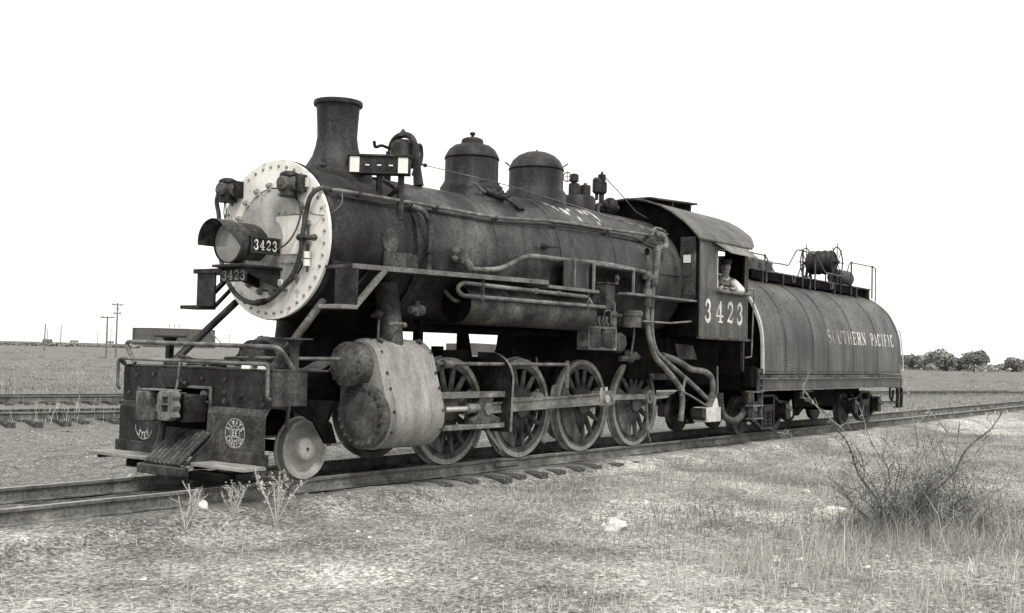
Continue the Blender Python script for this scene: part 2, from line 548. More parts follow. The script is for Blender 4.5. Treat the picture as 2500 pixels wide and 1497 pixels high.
GS = {   # plain block capitals for the small emblems
    'A': [([(.1, 0), (.5, 1)], q), ([(.5, 1), (.9, 0)], q), ([(.25, .35), (.75, .35)], q)],
    'L': [([(.2, 1), (.2, 0)], q), ([(.2, .07), (.8, .07)], q)],
    'W': [([(.05, 1), (.28, 0)], q), ([(.28, 0), (.5, .8)], q), ([(.5, .8), (.72, 0)], q), ([(.72, 0), (.95, 1)], q)],
    'Y': [([(.1, 1), (.5, .5)], q), ([(.9, 1), (.5, .5)], q), ([(.5, .5), (.5, 0)], q)],
    'S': [(arc(.5, .74, .32, .24, 30, 250, 8) + arc(.5, .26, .34, .24, 70, -150, 8), q)],
    'B': [([(.2, 0), (.2, 1)], q), ([(.2, .95), (.55, .95)] + arc(.55, .74, .25, .22, 90, -90, 5) + [(.2, .52)], q), ([(.55, .52)] + arc(.58, .27, .27, .23, 90, -90, 5) + [(.2, .05)], q)],
    'E': [([(.2, 0), (.2, 1)], q), ([(.2, .94), (.82, .94)], q), ([(.2, .5), (.7, .5)], q), ([(.2, .06), (.82, .06)], q)],
    'C': [(arc(.55, .5, .38, .46, 45, 315, 10), q)],
    'R': [([(.2, 0), (.2, 1)], q), ([(.2, .94), (.55, .94)] + arc(.55, .72, .26, .22, 90, -90, 5) + [(.2, .5)], q), ([(.5, .5), (.85, 0)], q)],
    'F': [([(.2, 0), (.2, 1)], q), ([(.2, .94), (.82, .94)], q), ([(.2, .5), (.7, .5)], q)],
    'U': [([(.18, 1), (.18, .35)] + arc(.5, .34, .32, .3, 180, 360, 6) + [(.82, 1)], q)],
    'T': [([(.5, 0), (.5, 1)], q), ([(.08, .94), (.92, .94)], q)],
    'P': [([(.2, 0), (.2, 1)], q), ([(.2, .94), (.55, .94)] + arc(.55, .7, .28, .24, 90, -90, 5) + [(.2, .46)], q)],
}


def ribbon(mb, pts, w, fn, lift):
    """a stroke as a chain of quads mapped by fn(u, v, lift) -> 3-D"""
    n = len(pts)
    w = list(w) if hasattr(w, '__len__') else [w] * n
    w = (w + [w[-1]] * n)[:n]
    if n == 2:                                   # subdivide so that it follows curved plate
        pts = [(pts[0][0] + (pts[1][0] - pts[0][0]) * i / 6, pts[0][1] + (pts[1][1] - pts[0][1]) * i / 6) for i in range(7)]
        w = [w[0] + (w[1] - w[0]) * i / 6 for i in range(7)]
        n = 7
    vs, fs = [], []
    for i in range(n):
        a, b = pts[max(i - 1, 0)], pts[min(i + 1, n - 1)]
        dx, dy = b[0] - a[0], b[1] - a[1]
        l = math.hypot(dx, dy) or 1
        nx, ny = -dy / l * w[i] / 2, dx / l * w[i] / 2
        vs.append(fn(pts[i][0] + nx, pts[i][1] + ny, lift))
        vs.append(fn(pts[i][0] - nx, pts[i][1] - ny, lift))
    for i in range(n - 1):
        fs.append((2 * i, 2 * i + 1, 2 * i + 3, 2 * i + 2))
    mb.add(vs, fs)


def glyph(mb, ch, fn, font=GL):
    for k, (pts, w) in enumerate(font[ch]):
        ribbon(mb, pts, w, fn, k * 0.0007)


# ------------------------------------------------------------------ ground
TRK_D = Vector((0.970, -0.243, 0)).normalized()           # direction of the two sidings
TRK_N = Vector((0.243, 0.970, 0)).normalized()
SIDE_A = Vector((-4.4, 14.1, 0))                           # a point on the centre line of each siding
SIDE_B = Vector((-.9, 21.6, 0))


def vnoise(x, y, s, seed=0):
    """smooth value noise on numpy arrays"""
    x = x / s + 31.7 * seed
    y = y / s + 17.3 * seed
    xi, yi = np.floor(x), np.floor(y)
    fx, fy = x - xi, y - yi
    fx, fy = fx * fx * (3 - 2 * fx), fy * fy * (3 - 2 * fy)

    def h(a, b):
        v = np.sin(a * 127.1 + b * 311.7 + seed * 74.7) * 43758.5453
        return v - np.floor(v)
    return (h(xi, yi) * (1 - fx) + h(xi + 1, yi) * fx) * (1 - fy) + (h(xi, yi + 1) * (1 - fx) + h(xi + 1, yi + 1) * fx) * fy


def sst(a, b, x):
    t = np.clip((x - a) / (b - a), 0, 1)
    return t * t * (3 - 2 * t)


def side_dist(x, y, P):
    return np.abs((x - P.x) * TRK_N.x + (y - P.y) * TRK_N.y)


def ground_z(x, y):
    x = np.asarray(x, float)
    y = np.asarray(y, float)
    near = 1 - sst(40, 90, np.hypot(x, y))
    z = -0.30 + near * (0.10 * (vnoise(x, y, 2.6, 1) - 0.5) + 0.06 * (vnoise(x, y, 0.8, 2) - 0.5) + 0.028 * (vnoise(x, y, 0.25, 3) - 0.5))
    bare = sst(-6.9, -5.9, x) * (1 - sst(-2.2, .6, x)) * (y < 0)
    cov = .55 * (1 - bare) * (.6 + .6 * vnoise(x, y * 0, 1.3, 8))
    bed = 1 - sst(1.0, 1.75, np.abs(y) - cov)
    zb = -0.184 + (1 - bare) * sst(.85, 1.1, np.abs(y)) * (.012 + .05 * vnoise(x, y, .9, 9)) + 0.022 * (vnoise(x, y, 0.3, 4) - 0.5) + 0.03 * (vnoise(x, y, 1.4, 5) - 0.5)
    z = z * (1 - bed) + zb * bed
    for P in (SIDE_A, SIDE_B):
        b = (1 - sst(1.0, 1.5, side_dist(x, y, P))) * sst(2.6, 4.5, y)
        z = z * (1 - b) + (-0.225 + 0.05 * (vnoise(x, y, 0.7, 6) - 0.5)) * b
    far = sst(150, 700, np.hypot(x, y))
    z = z + far * 0.5 * (vnoise(x, y, 160, 7))
    return z


def axis_lines(lo, hi, step, far, ratio=1.13):
    a = list(np.arange(lo, hi + 1e-6, step))
    s, v = step, hi
    while v < far:
        s *= ratio
        v += s
        a.append(v)
    s, v, b = step, lo, []
    while v > -far:
        s *= ratio
        v -= s
        b.append(v)
    return np.array(b[::-1] + a)


gx = axis_lines(-17, 9, 0.10, 2500)
gy = axis_lines(-11, 7, 0.10, 2500)
GX, GY = np.meshgrid(gx, gy)
GZ = ground_z(GX, GY)
nx_, ny_ = len(gx), len(gy)
verts = np.stack([GX.ravel(), GY.ravel(), GZ.ravel()], 1)
ii = (np.arange(ny_ - 1)[:, None] * nx_ + np.arange(nx_ - 1)[None, :]).ravel()
quads = np.stack([ii, ii + 1, ii + 1 + nx_, ii + nx_], 1)


def np_mesh(name, verts, faces, m, smooth=True):
    me = bpy.data.meshes.new(name)
    k = faces.shape[1]
    me.vertices.add(len(verts))
    me.vertices.foreach_set("co", np.ascontiguousarray(verts, np.float32).ravel())
    me.loops.add(faces.size)
    me.loops.foreach_set("vertex_index", np.ascontiguousarray(faces, np.int32).ravel())
    me.polygons.add(len(faces))
    me.polygons.foreach_set("loop_start", np.arange(0, faces.size, k, dtype=np.int32))
    me.polygons.foreach_set("loop_total", np.full(len(faces), k, np.int32))
    me.update(calc_edges=True)
    me.polygons.foreach_set("use_smooth", np.full(len(faces), smooth))
    me.materials.append(m)
    me.validate()
    return me


def ground_material():
    m = bpy.data.materials.new("ground_dirt")
    m.use_nodes = True
    n = m.node_tree.nodes
    L = m.node_tree.links.new
    b = n["Principled BSDF"]
    b.inputs["Roughness"].default_value = 0.95
    b.inputs["Specular IOR Level"].default_value = 0.1
    tc = n.new("ShaderNodeTexCoord")
    P = tc.outputs["Object"]

    def noise(scale, detail=5, rough=0.6, vec=P):
        k = n.new("ShaderNodeTexNoise")
        k.inputs["Scale"].default_value = scale
        k.inputs["Detail"].default_value = detail
        k.inputs["Roughness"].default_value = rough
        L(vec, k.inputs["Vector"])
        return k.outputs[0]

    def ramp(s, a, c, va, vc, neutral=False):
        r = n.new("ShaderNodeValToRGB")
        r.color_ramp.elements[0].position = a
        r.color_ramp.elements[1].position = c
        r.color_ramp.elements[0].color = (va, va, va, 1) if neutral else g(va)
        r.color_ramp.elements[1].color = (vc, vc, vc, 1) if neutral else g(vc)
        L(s, r.inputs[0])
        return r.outputs[0]

    def mix(f, a, c, mode='MIX'):
        k = n.new("ShaderNodeMix")
        k.data_type = 'RGBA'
        k.blend_type = mode
        if isinstance(f, (int, float)):
            k.inputs[0].default_value = f
        else:
            L(f, k.inputs[0])
        L(a, k.inputs[6])
        L(c, k.inputs[7])
        return k.outputs[2]
    base = ramp(noise(0.55, 7, 0.65), 0.36, 0.62, 0.16, 0.40)           # bare light dirt against scrubby patches
    # vegetation litter thickens towards the right and thins out to bare dirt in front
    big = ramp(noise(0.16, 4, 0.6), 0.36, 0.64, 0.62, 1.25, True)
    base = mix(1.0, base, big, 'MULTIPLY')
    clod = ramp(noise(7.0, 6, 0.75), 0.3, 0.7, 0.55, 1.35, True)
    c1 = mix(1.0, base, clod, 'MULTIPLY')
    grit = ramp(noise(24, 4, 0.85), 0.36, 0.64, 0.45, 1.55, True)
    v2 = n.new("ShaderNodeTexVoronoi")              # tone of each small pebble or clod
    v2.inputs["Scale"].default_value = 34
    L(P, v2.inputs["Vector"])
    s2 = n.new("ShaderNodeSeparateColor")
    L(v2.outputs["Color"], s2.inputs[0])
    cell = ramp(s2.outputs[0], 0.0, 1.0, 0.45, 1.55, True)
    grit = mix(1.0, grit, cell, 'MULTIPLY')
    c2 = mix(1.0, c1, grit, 'MULTIPLY')
    # pale pebbles
    vo = n.new("ShaderNodeTexVoronoi")
    vo.inputs["Scale"].default_value = 17
    vo.inputs["Randomness"].default_value = 1
    L(P, vo.inputs["Vector"])
    peb = ramp(vo.outputs["Distance"], 0.10, 0.22, 1.0, 0.0)
    sep = n.new("ShaderNodeSeparateColor")
    L(vo.outputs["Color"], sep.inputs[0])
    gt = n.new("ShaderNodeMath")
    gt.operation = 'GREATER_THAN'
    gt.inputs[1].default_value = 0.80
    L(sep.outputs[0], gt.inputs[0])
    pm = n.new("ShaderNodeMath")
    pm.operation = 'MULTIPLY'
    L(peb, pm.inputs[0])
    L(gt.outputs[0], pm.inputs[1])
    pale = n.new("ShaderNodeRGB")
    pale.outputs[0].default_value = g(0.72)
    c3 = mix(pm.outputs[0], c2, pale.outputs[0])
    # oily cinder between and beside the rails of the main line
    sx = n.new("ShaderNodeSeparateXYZ")
    L(P, sx.inputs[0])
    ab = n.new("ShaderNodeMath")
    ab.operation = 'ABSOLUTE'
    L(sx.outputs[1], ab.inputs[0])
    wob = n.new("ShaderNodeMath")
    wob.operation = 'MULTIPLY_ADD'
    L(noise(1.2, 4), wob.inputs[0])
    wob.inputs[1].default_value = 1.1
    L(ab.outputs[0], wob.inputs[2])
    cin = n.new("ShaderNodeMapRange")
    cin.interpolation_type = 'SMOOTHSTEP'
    cin.inputs[1].default_value = 1.35
    cin.inputs[2].default_value = 1.95
    cin.inputs[3].default_value = 0.75
    cin.inputs[4].default_value = 0.0
    L(wob.outputs[0], cin.inputs[0])
    dark = ramp(noise(14, 5, 0.75), 0.3, 0.7, 0.03, 0.16)
    lg = n.new("ShaderNodeMapRange")            # darker cinder gravel beyond the main line
    lg.interpolation_type = 'SMOOTHSTEP'
    lg.inputs[1].default_value = 0.9
    lg.inputs[2].default_value = 1.8
    L(sx.outputs[1], lg.inputs[0])
    gv = mix(1.0, ramp(noise(3.0, 6, 0.75), 0.3, 0.7, 0.10, 0.24), grit, 'MULTIPLY')
    c3 = mix(lg.outputs[0], c3, mix(pm.outputs[0], gv, pale.outputs[0]))
    c4 = mix(cin.outputs[0], c3, dark)
    # far field: dry grass streaks
    mp = n.new("ShaderNodeMapping")
    mp.inputs["Scale"].default_value = (0.35, 0.9, 1)
    mp.inputs["Rotation"].default_value = (0, 0, 0.93)
    L(P, mp.inputs[0])
    fg = ramp(noise(0.8, 8, 0.8, mp.outputs[0]), 0.32, 0.68, 0.10, 0.24)
    di = n.new("ShaderNodeMapRange")
    di.interpolation_type = 'SMOOTHSTEP'
    di.inputs[1].default_value = 12.5
    di.inputs[2].default_value = 16
    wy = n.new("ShaderNodeMath")
    wy.operation = 'MULTIPLY_ADD'
    L(noise(0.25, 4), wy.inputs[0])
    wy.inputs[1].default_value = 5
    L(sx.outputs[1], wy.inputs[2])
    L(wy.outputs[0], di.inputs[0])
    c5 = mix(di.outputs[0], c4, fg)
    L(c5, b.inputs["Base Color"])
    bp = n.new("ShaderNodeBump")
    bp.inputs["Strength"].default_value = 0.6
    bp.inputs["Distance"].default_value = 0.03
    L(noise(22, 6, 0.7), bp.inputs["Height"])
    L(bp.outputs[0], b.inputs["Normal"])
    return m


M_GROUND = ground_material()
gme = np_mesh("ground", verts, quads, M_GROUND)
ground = bpy.data.objects.new("ground", gme)
COL.objects.link(ground)
ground["kind"] = "structure"
ground["label"] = "dry stony ground with thin grass round the tracks"

# ------------------------------------------------------------------ railway tracks
RAILP = [(-.07, -.172), (.07, -.172), (.07, -.160), (.012, -.145), (.010, -.045), (.037, -.035), (.037, -.006), (.028, -.002), (-.028, -.002), (-.037, -.006),
         (-.037, -.035), (-.010, -.045), (-.012, -.145), (-.07, -.160)]


def rail_mesh(x0, x1):
    return MB().prism([(a, b) for a, b in RAILP], 'x', x0, x1)


def track(root, x0, x1, tie_x0, tie_x1, step):
    root["kind"] = "structure"
    L_ = 11.9
    me = hm = None
    k = 0
    x = x0
    while x < x1 - 0.1:
        for s in (-0.755, 0.755):
            if me is None:
                o = rail_mesh(0, L_ - 0.012).build("rail", M_RAIL, root)
                me = o.data
                h = MB().box(0.004, L_ - 0.016, -.027, .027, -.0015, 0.0).build("rail_head", M_RAILTOP, o)
                hm = h.data
            else:
                o = bpy.data.objects.new("rail", me)
                COL.objects.link(o)
                o.parent = root
                h = bpy.data.objects.new("rail_head", hm)
                COL.objects.link(h)
                h.parent = o
            o.location = (x, s, 0)
        k += 1
        x += L_
    tm = None
    x = tie_x0
    sm = None
    while x < tie_x1:
        if tm is None:
            o = MB().box(-.11, .11, -1.36, 1.36, -.335, -.1745).build("sleeper", M_TIE, root, bevel=0.012)
            tm = o
        else:
            o = tm.copy()
            COL.objects.link(o)
        o.location = (x + random.uniform(-.05, .05), random.uniform(-.13, .13), random.uniform(-.012, 0.0))
        o.rotation_euler = (0, random.uniform(-.01, .01), random.uniform(-.035, .035))
        x += step * random.uniform(0.92, 1.08)


trk = thing("railway_track", "main track under the locomotive with sleepers half buried in dirt", "track")
del trk["category"]
track(trk, -27.7, 210, -15.5, 33, 0.56)
for jx in (-15.8 + 11.9, -15.8 + 2 * 11.9):
    MB().box(jx - .30, jx + .30, -.795, -.772, -.125, -.055).build("joint_bar", M_RAIL, trk, bevel=0.006)
    MB().box(jx - .30, jx + .30, .715, .738, -.125, -.055).build("joint_bar", M_RAIL, trk, bevel=0.006)
ang = math.atan2(TRK_D.y, TRK_D.x)
for P_, lab, x0, x1, t1 in ((SIDE_A, "nearer siding in weeds behind the pilot", -22, 34, 14), (SIDE_B, "farther siding along the edge of the grass field", -30, 60, 12)):
    o = thing("railway_track", lab, "track", (P_.x, P_.y, 0.0), rz=ang)
    del o["category"]
    track(o, x0, x1, x0, t1, 0.62)

# ------------------------------------------------------------------ locomotive
loco = thing("steam_locomotive", "black steam locomotive number 3423 with silver smokebox front and tall stack", "locomotive")
S_ = 1.805
RD = 0.785
DX = [-3 * S_, -2 * S_, -S_, 0.0]
PX = -8.246

# --- frames
for s in (-1, 1):
    fr = MB()
    fr.prism([(-9.0, 1.05), (-8.6, 1.05), (-7.7, 1.15), (-6.2, 1.0), (1.9, 1.0), (3.2, .95), (3.2, 1.2), (1.9, 1.28), (-3.0, 1.58), (-5.9, 1.58), (-6.3, 1.36), (-9.0, 1.33)], 'y', s * .50, s * .62)
    fr.build("frame_plate", M_SOOTSHADE, loco, bevel=0.01)
MB().box(-9.35, -8.2, -.5, .5, .95, 1.32).build("pilot_casting", M_SOOTSHADE, loco, bevel=0.02)
MB().box(-7.4, -6.5, -.498, .498, .95, 2.2).build("cylinder_saddle", M_SOOTSHADE, loco, bevel=0.02)
MB().lathe([(.62, 0), (.78, .25), (.86, .42)], (-6.95, 0, 1.86), 'z', 24, cap=False).build("smokebox_saddle", M_SOOTSHADE, loco)
MB().prism([(-2.3, 1.75), (-2.6, 1.15), (-1.2, .92), (1.0, .92), (1.15, 2.3), (-2.2, 2.3)], 'y', -.72, .72).build("firebox", M_SOOTSHADE, loco, bevel=0.02)
MB().prism([(-.4, 1.25), (.9, 1.2), (1.2, 2.0), (-.2, 2.0)], 'y', -.86, -.725).build("ash_pan", M_SOOTSHADE, loco, bevel=0.01)
MB().prism([(1.30, 1.92), (2.05, 1.90), (2.25, 1.62), (1.45, 1.62)], 'y', -.94, -.92).build("ash_pan_flap", M_DUSTY, loco)
MB().cyl((-6.4, -.62, 1.985), (-2.3, -.62, 2.0), .065, 12).build("belly_pipe", M_SOOTSHADE, loco)
MB().box(1.02, 3.3, -.9, .9, 1.1, 2.03).build("drawbar_casting", M_SOOTSHADE, loco, bevel=0.02)
for x in (-4.35,):
    MB().prism([(-.36, 1.575), (-.08, 1.575), (-.08, 2.1), (-.24, 2.1)], 'x', x - .03, x + .03).build("boiler_brace", M_SOOTSHADE, loco)
MB().box(-6.02, -5.93, -.72, -.60, 1.58, 2.1).build("frame_brace", M_SOOTSHADE, loco)


# --- driving wheels
def driver(counter):
    mb = MB()
    R1 = RD - 0.075
    mb.lathe([(R1, -.065), (R1, .055), (R1 - .075, .045), (R1 - .085, -.055), (R1, -.065)], (0, 0, 0), 'y', 56, cap=False)    # rim
    mb.lathe([(.001, -.12), (.12, -.12), (.15, -.10), (.15, .08), (.001, .08)], (0, 0, 0), 'y', 28, cap=False)                # hub
    mb.prism(arc(.30, .14, .115, .115, -60, 110, 8) + arc(0, 0, .15, .15, 120, 290, 8), 'y', -.115, .02)                        # crank boss
    a0 = math.degrees(math.atan2(.14, .30)) + 180
    for span, r0 in ((counter, .45),):
        outer = arc(0, 0, R1 - .07, R1 - .07, a0 - span, a0 + span, 14)
        mb.prism(outer + [(r0 * math.cos(math.radians(a0 + span * .75)), r0 * math.sin(math.radians(a0 + span * .75))), (r0 * math.cos(math.radians(a0 - span * .75)), r0 * math.sin(math.radians(a0 - span * .75)))], 'y', -.075, .04)
    w = mb.build("driving_wheel", M_WHEEL, loco)
    t = MB().lathe([(RD - .076, -.069), (RD - .004, -.072), (RD, -.066), (RD + .003, .03), (RD + .028, .045), (RD + .026, .068), (RD - .076, .068)], (0, 0, 0), 'y', 72, cap=False)
    t.build("tyre", M_TYRE, w, smooth=50)
    ns = 14
    sp = None
    for i in range(ns):
        if sp is None:
            sp = MB().tube([(0, -.035, .10), (0, -.015, R1 - .06)], [.062, .042], 8).build("spoke", M_WHEEL, w)
            for v in sp.data.vertices:
                v.co.y = (v.co.y + .02) * .8 - .02
            o = sp
        else:
            o = sp.copy()
            COL.objects.link(o)
        o.rotation_euler = (0, 2 * PI * (i + .5) / ns, 0)
    return w


w0 = driver(52)
w0.location = (DX[0], -.743, RD)
wmain = driver(68)
wmain.location = (DX[2], -.743, RD)
for x in (DX[1], DX[3]):
    c = copy_tree(w0)
    c.location = (x, -.743, RD)
for x in DX:
    c = copy_tree(w0)
    c.location = (x, .743, RD)
    c.rotation_euler = (0, PI / 2, PI)
ax = None
for x in DX:
    if ax is None:
        ax = MB().cyl((0, -.68, 0), (0, .68, 0), .11, 16).build("axle", M_SOOTSHADE, loco)
        o = ax
    else:
        o = ax.copy()
        COL.objects.link(o)
    o.location = (x, 0, RD)

# --- rods (near side)
PINX, PINZ = .28, RD + .125
YS, YM = -.93, -1.06
sr = MB()
for a, b in ((DX[0], DX[1]), (DX[1], DX[2]), (DX[2], DX[3])):
    sr.bar((a + PINX, YS, PINZ), (b + PINX, YS, PINZ), .05, .10)
rod = sr.build("side_rod", M_STEEL, loco, bevel=0.008)
for x in DX:
    MB().cyl((x + PINX, YS - .055, PINZ), (x + PINX, YS + .055, PINZ), .125, 24).cyl((x + PINX, YS - .085, PINZ), (x + PINX, YS + .1, PINZ), .055, 16).build("rod_bearing", M_STEEL, rod)
MB().cyl((DX[2] + .72, YS - .05, PINZ), (DX[2] + .72, YS + .05, PINZ), .12, 24).cyl((DX[2] + .72, YS - .075, PINZ), (DX[2] + .72, YS, PINZ), .05, 12).build("knuckle_joint", M_STEEL, rod)
mr_ = MB()
A_, B_ = Vector((-4.95, YM - .02, .82)), Vector((DX[2] + PINX, YM - .02, PINZ))
mr_.bar(A_, B_, .035, .13)
dz = (B_ - A_).normalized().cross(Vector((0, 1, 0)))
for s in (-1, 1):
    mr_.bar(A_ + Vector((0, 0, s * .068)), B_ + Vector((0, 0, s * .085)), .075, .03)
mrod = mr_.build("main_rod", M_STEEL, loco, bevel=0.004)
MB().box(B_.x - .19, B_.x + .17, YM - .075, YM + .04, PINZ - .135, PINZ + .135).build("big_end", M_STEEL, mrod, bevel=0.02)
MB().cyl((B_.x, YM - .10, PINZ), (B_.x, YM, PINZ), .07, 16).build("crank_pin", M_BRIGHT, mrod)
MB().cyl((B_.x - .14, YM - .05, PINZ + .13), (B_.x - .14, YM - .05, PINZ + .19), .022, 8).cyl((B_.x + .02, YM - .05, PINZ + .13), (B_.x + .02, YM - .05, PINZ + .2), .03, 8).build("oil_cup", M_BRIGHT, mrod)
# guides, crosshead, piston rod
for z0, z1, nm in ((.985, 1.075, "guide_bar"), (.53, .60, "guide_bar")):
    MB().box(-6.15, -4.50, -1.17, -1.03, z0, z1).build(nm, M_STEEL, loco, bevel=0.006)
ch = MB().prism([(-5.28, .60), (-4.62, .60), (-4.62, .68), (-4.82, .74), (-4.80, .98), (-5.12, .98), (-5.14, .74), (-5.28, .68)], 'y', -1.165, -1.0)
crosshead = ch.build("crosshead", M_DUSTY, loco, bevel=0.01)
MB().cyl((-4.95, -1.20, .82), (-4.95, -1.1, .82), .085, 16).build("crosshead_pin", M_STEEL, crosshead)
MB().cyl((-6.5, -1.1, .83), (-5.14, -1.1, .83), .042, 14).build("piston_rod", M_BRIGHT, loco)
MB().cyl((-5.36, -1.1, .83), (-5.12, -1.1, .83), .075, 14).build("piston_rod_key", M_STEEL, loco)
# guide yoke: transverse plate with a rounded outer shoulder
MB().prism([(-.62, .46), (-1.27, .46), (-1.30, 1.30)] + arc(-.85, 1.22, .45, .44, 170, 95, 8) + [(-.62, 1.66)], 'x', -4.52, -4.475).build("guide_yoke", M_BLACK, loco, bevel=0.006)
MB().prism([(-1.272, .47), (-1.276, .47), (-1.304, 1.30)] + arc(-.85, 1.22, .456, .446, 170, 100, 8) + arc(-.85, 1.22, .451, .441, 100, 170, 8) + [(-1.30, 1.30)], 'x', -4.524, -4.471).build("yoke_edge_highlight", M_EDGE, loco)  # thin pale strip paints the highlight along the yoke's edge
MB().cyl((-6.1, -1.12, 1.48), (-2.76, -1.12, 1.49), .028, 10).cyl((-5.95, -1.12, 1.48), (-5.75, -1.12, 1.48), .06, 12).build("valve_rod", M_STEEL, loco)
MB().bar((-2.76, -1.12, 1.55), (-2.72, -1.1, 1.1), .06, .05).build("rocker_arm", M_STEEL, loco, bevel=0.006)
MB().prism([(-5.5, 1.66), (-4.9, 1.70), (-4.75, 1.25), (-5.35, 1.25)], 'y', -.75, -.66).build("spring_hanger", M_SOOTSHADE, loco, bevel=0.01)
for x in DX:
    sp = MB()
    for k in range(4):
        sp.box(x - .48 + .09 * k, x + .48 - .09 * k, -.62, -.5, 1.585 + .025 * k, 1.605 + .025 * k)
    sp.box(x - .05, x + .05, -.64, -.48, 1.55, 1.73)
    if x < -2:
        sp.build("leaf_spring", M_SOOTSHADE, loco)
# brake gear
for x in (DX[0], DX[1], DX[2], DX[3]):
    MB().prism(arc(x, RD, RD + .03, RD + .03, -42, -5, 8) + arc(x, RD, RD + .10, RD + .10, -5, -42, 8), 'y', -.80, -.70).build("brake_shoe", M_STEEL, loco)
    MB().bar((x + .86, -.66, 1.35), (x + .74, -.66, .55), .05, .07).build("brake_hanger", M_SOOTSHADE, loco)
pipe("sand_pipe", [(-4.35, -.72, 1.3), (-4.40, -.74, .45), (-4.22, -.76, .2)], .03, M_PIPE, loco)
pipe("sand_pipe", [(-3.05, -.70, 1.6), (-2.95, -.74, .5), (-2.85, -.76, .18)], .02, M_PIPE, loco)
MB().bar((-4.75, -1.0, .5), (-4.35, -.98, .16), .05, .06).build("cylinder_cock_rod", M_STEEL, loco, bevel=0.006)

# --- cylinders
CX0, CX1 = -7.48, -6.36


def cylinder(s):
    def hull(cy1, cz1, r1, cy2, cz2, r2):
        # outline of the jacket: lower barrel, steam chest above, sides sloping between
        o = arc(cy1, cz1, r1, r1, 195, 352, 16) + [(cy2 + r2, cz2 - .03)] + arc(cy2, cz2, r2, r2, 5, 140, 12)
        return o
    pts = [(s * a, b) for a, b in hull(1.10, .79, .44, .93, 1.45, .345)]
    # outer side of the jacket slopes outward from valve chest to barrel
    pts = [(s * y, z) for y, z in (arc(1.10, .79, .445, .445, 200, 377, 24) + arc(.985, 1.44, .36, .36, 17, 120, 14) + [(.60, 1.70), (.60, .85)])]
    j = MB().prism(pts, 'x', CX0, CX1)
    jk = j.build("cylinder_jacket", M_CYL, loco, bevel=0.035, smooth=40)
    # jacket bands and rivets
    for x in (CX0 + .10, CX1 - .30):
        pts2 = [(s * y, z) for y, z in (arc(1.10, .79, .452, .452, 200, 377, 24) + arc(.985, 1.44, .367, .367, 17, 120, 14) + [(.61, 1.70), (.61, .85)])]
        MB().prism(pts2, 'x', x, x + .018).build("jacket_band", M_CYL, jk)
    bm = MB()
    for x in (CX0 + .07, CX1 - .07):
        for (y, z) in ((1.50, .60), (1.545, .86), (1.47, 1.16), (1.40, 1.36), (1.29, 1.63), (1.1, 1.785)):
            bm.ball((x, s * y, z), .022, 6)
    for x in (CX0 + .18, CX1 - .16):
        bm.ball((x, s * 1.16, 1.775), .045, 8)
    b_ = bm.build("jacket_bolts", M_DUSTY, jk)
    b_["kind"] = "stuff"
    for (nm, cy, cz, r, x) in (("cylinder_head", 1.10, .79, .43, CX0), ("valve_chest_head", .93, 1.45, .30, CX0)):
        h = MB().lathe([(r, 0.02), (r, -.07), (r - .02, -.085), (r * .72, -.09), (r * .70, -.098), (r * .25, -.115), (.001, -.118)], (x, s * cy, cz), 'x', 44, cap=False)
        if nm == "valve_chest_head":
            h = MB().lathe([(r, 0.02), (r, -.20), (r - .02, -.215), (r * .8, -.22), (r * .62, -.25), (r * .4, -.27), (.001, -.28)], (x, s * cy, cz), 'x', 40, cap=False)
        ho = h.build(nm, M_HEAD, loco, smooth=40)
        bm = MB()
        nb = 20 if r > .4 else 12
        xo = x - (.09 if r > .4 else .22)
        for i in range(nb):
            a = 2 * PI * (i + .5) / nb
            bm.cyl((xo - .025, s * cy + (r * .86) * math.cos(a), cz + (r * .86) * math.sin(a)), (xo + .02, s * cy + (r * .86) * math.cos(a), cz + (r * .86) * math.sin(a)), .024, 6)
        bb = bm.build("head_bolts", M_HEAD, ho)
        bb["kind"] = "stuff"
        MB().lathe([(r * .92, -.02), (r * .92, .07), (r * .5, .12), (.06, .15)], (CX1, s * cy, cz), 'x', 32).build("back_head", M_BLACK, loco)
    # steam pipe from the smokebox
    MB().tube([(-6.97, s * .92, 2.55), (-6.97, s * .98, 2.25), (-6.95, s * 1.03, 1.95), (-6.95, s * 1.05, 1.70)], [.16, .16, .15, .16], 24).build("steam_pipe", M_DUSTY, loco)
    if s < 0:
        MB().cyl((-7.28, s * 1.1, 1.80), (-7.25, s * 1.08, 2.12), .018, 6).build("drain_lever", M_PIPE, loco)


cylinder(-1)
cylinder(1)
v_ = MB().cyl((-6.78, -1.2, 2.21), (-6.55, -1.22, 2.21), .055, 12).ball((-6.58, -1.22, 2.21), .08, 10).cyl((-6.66, -1.22, 2.13), (-6.66, -1.22, 2.33), .04, 10)
v_.build("relief_valve", M_DUSTY, loco)
MB().tube([(-7.20, -1.25, 2.01), (-6.92, -1.25, 2.01)], .02, 8).ball((-7.2, -1.25, 1.99), .035).ball((-6.93, -1.25, 1.99), .035).build("valve_handle", M_PIPE, loco)
MB().ball((-7.3, -1.1, 2.12), .07).cyl((-7.4, -1.1, 2.1), (-7.15, -1.05, 2.14), .03, 8).build("lubricator_fitting", M_BLACK, loco)

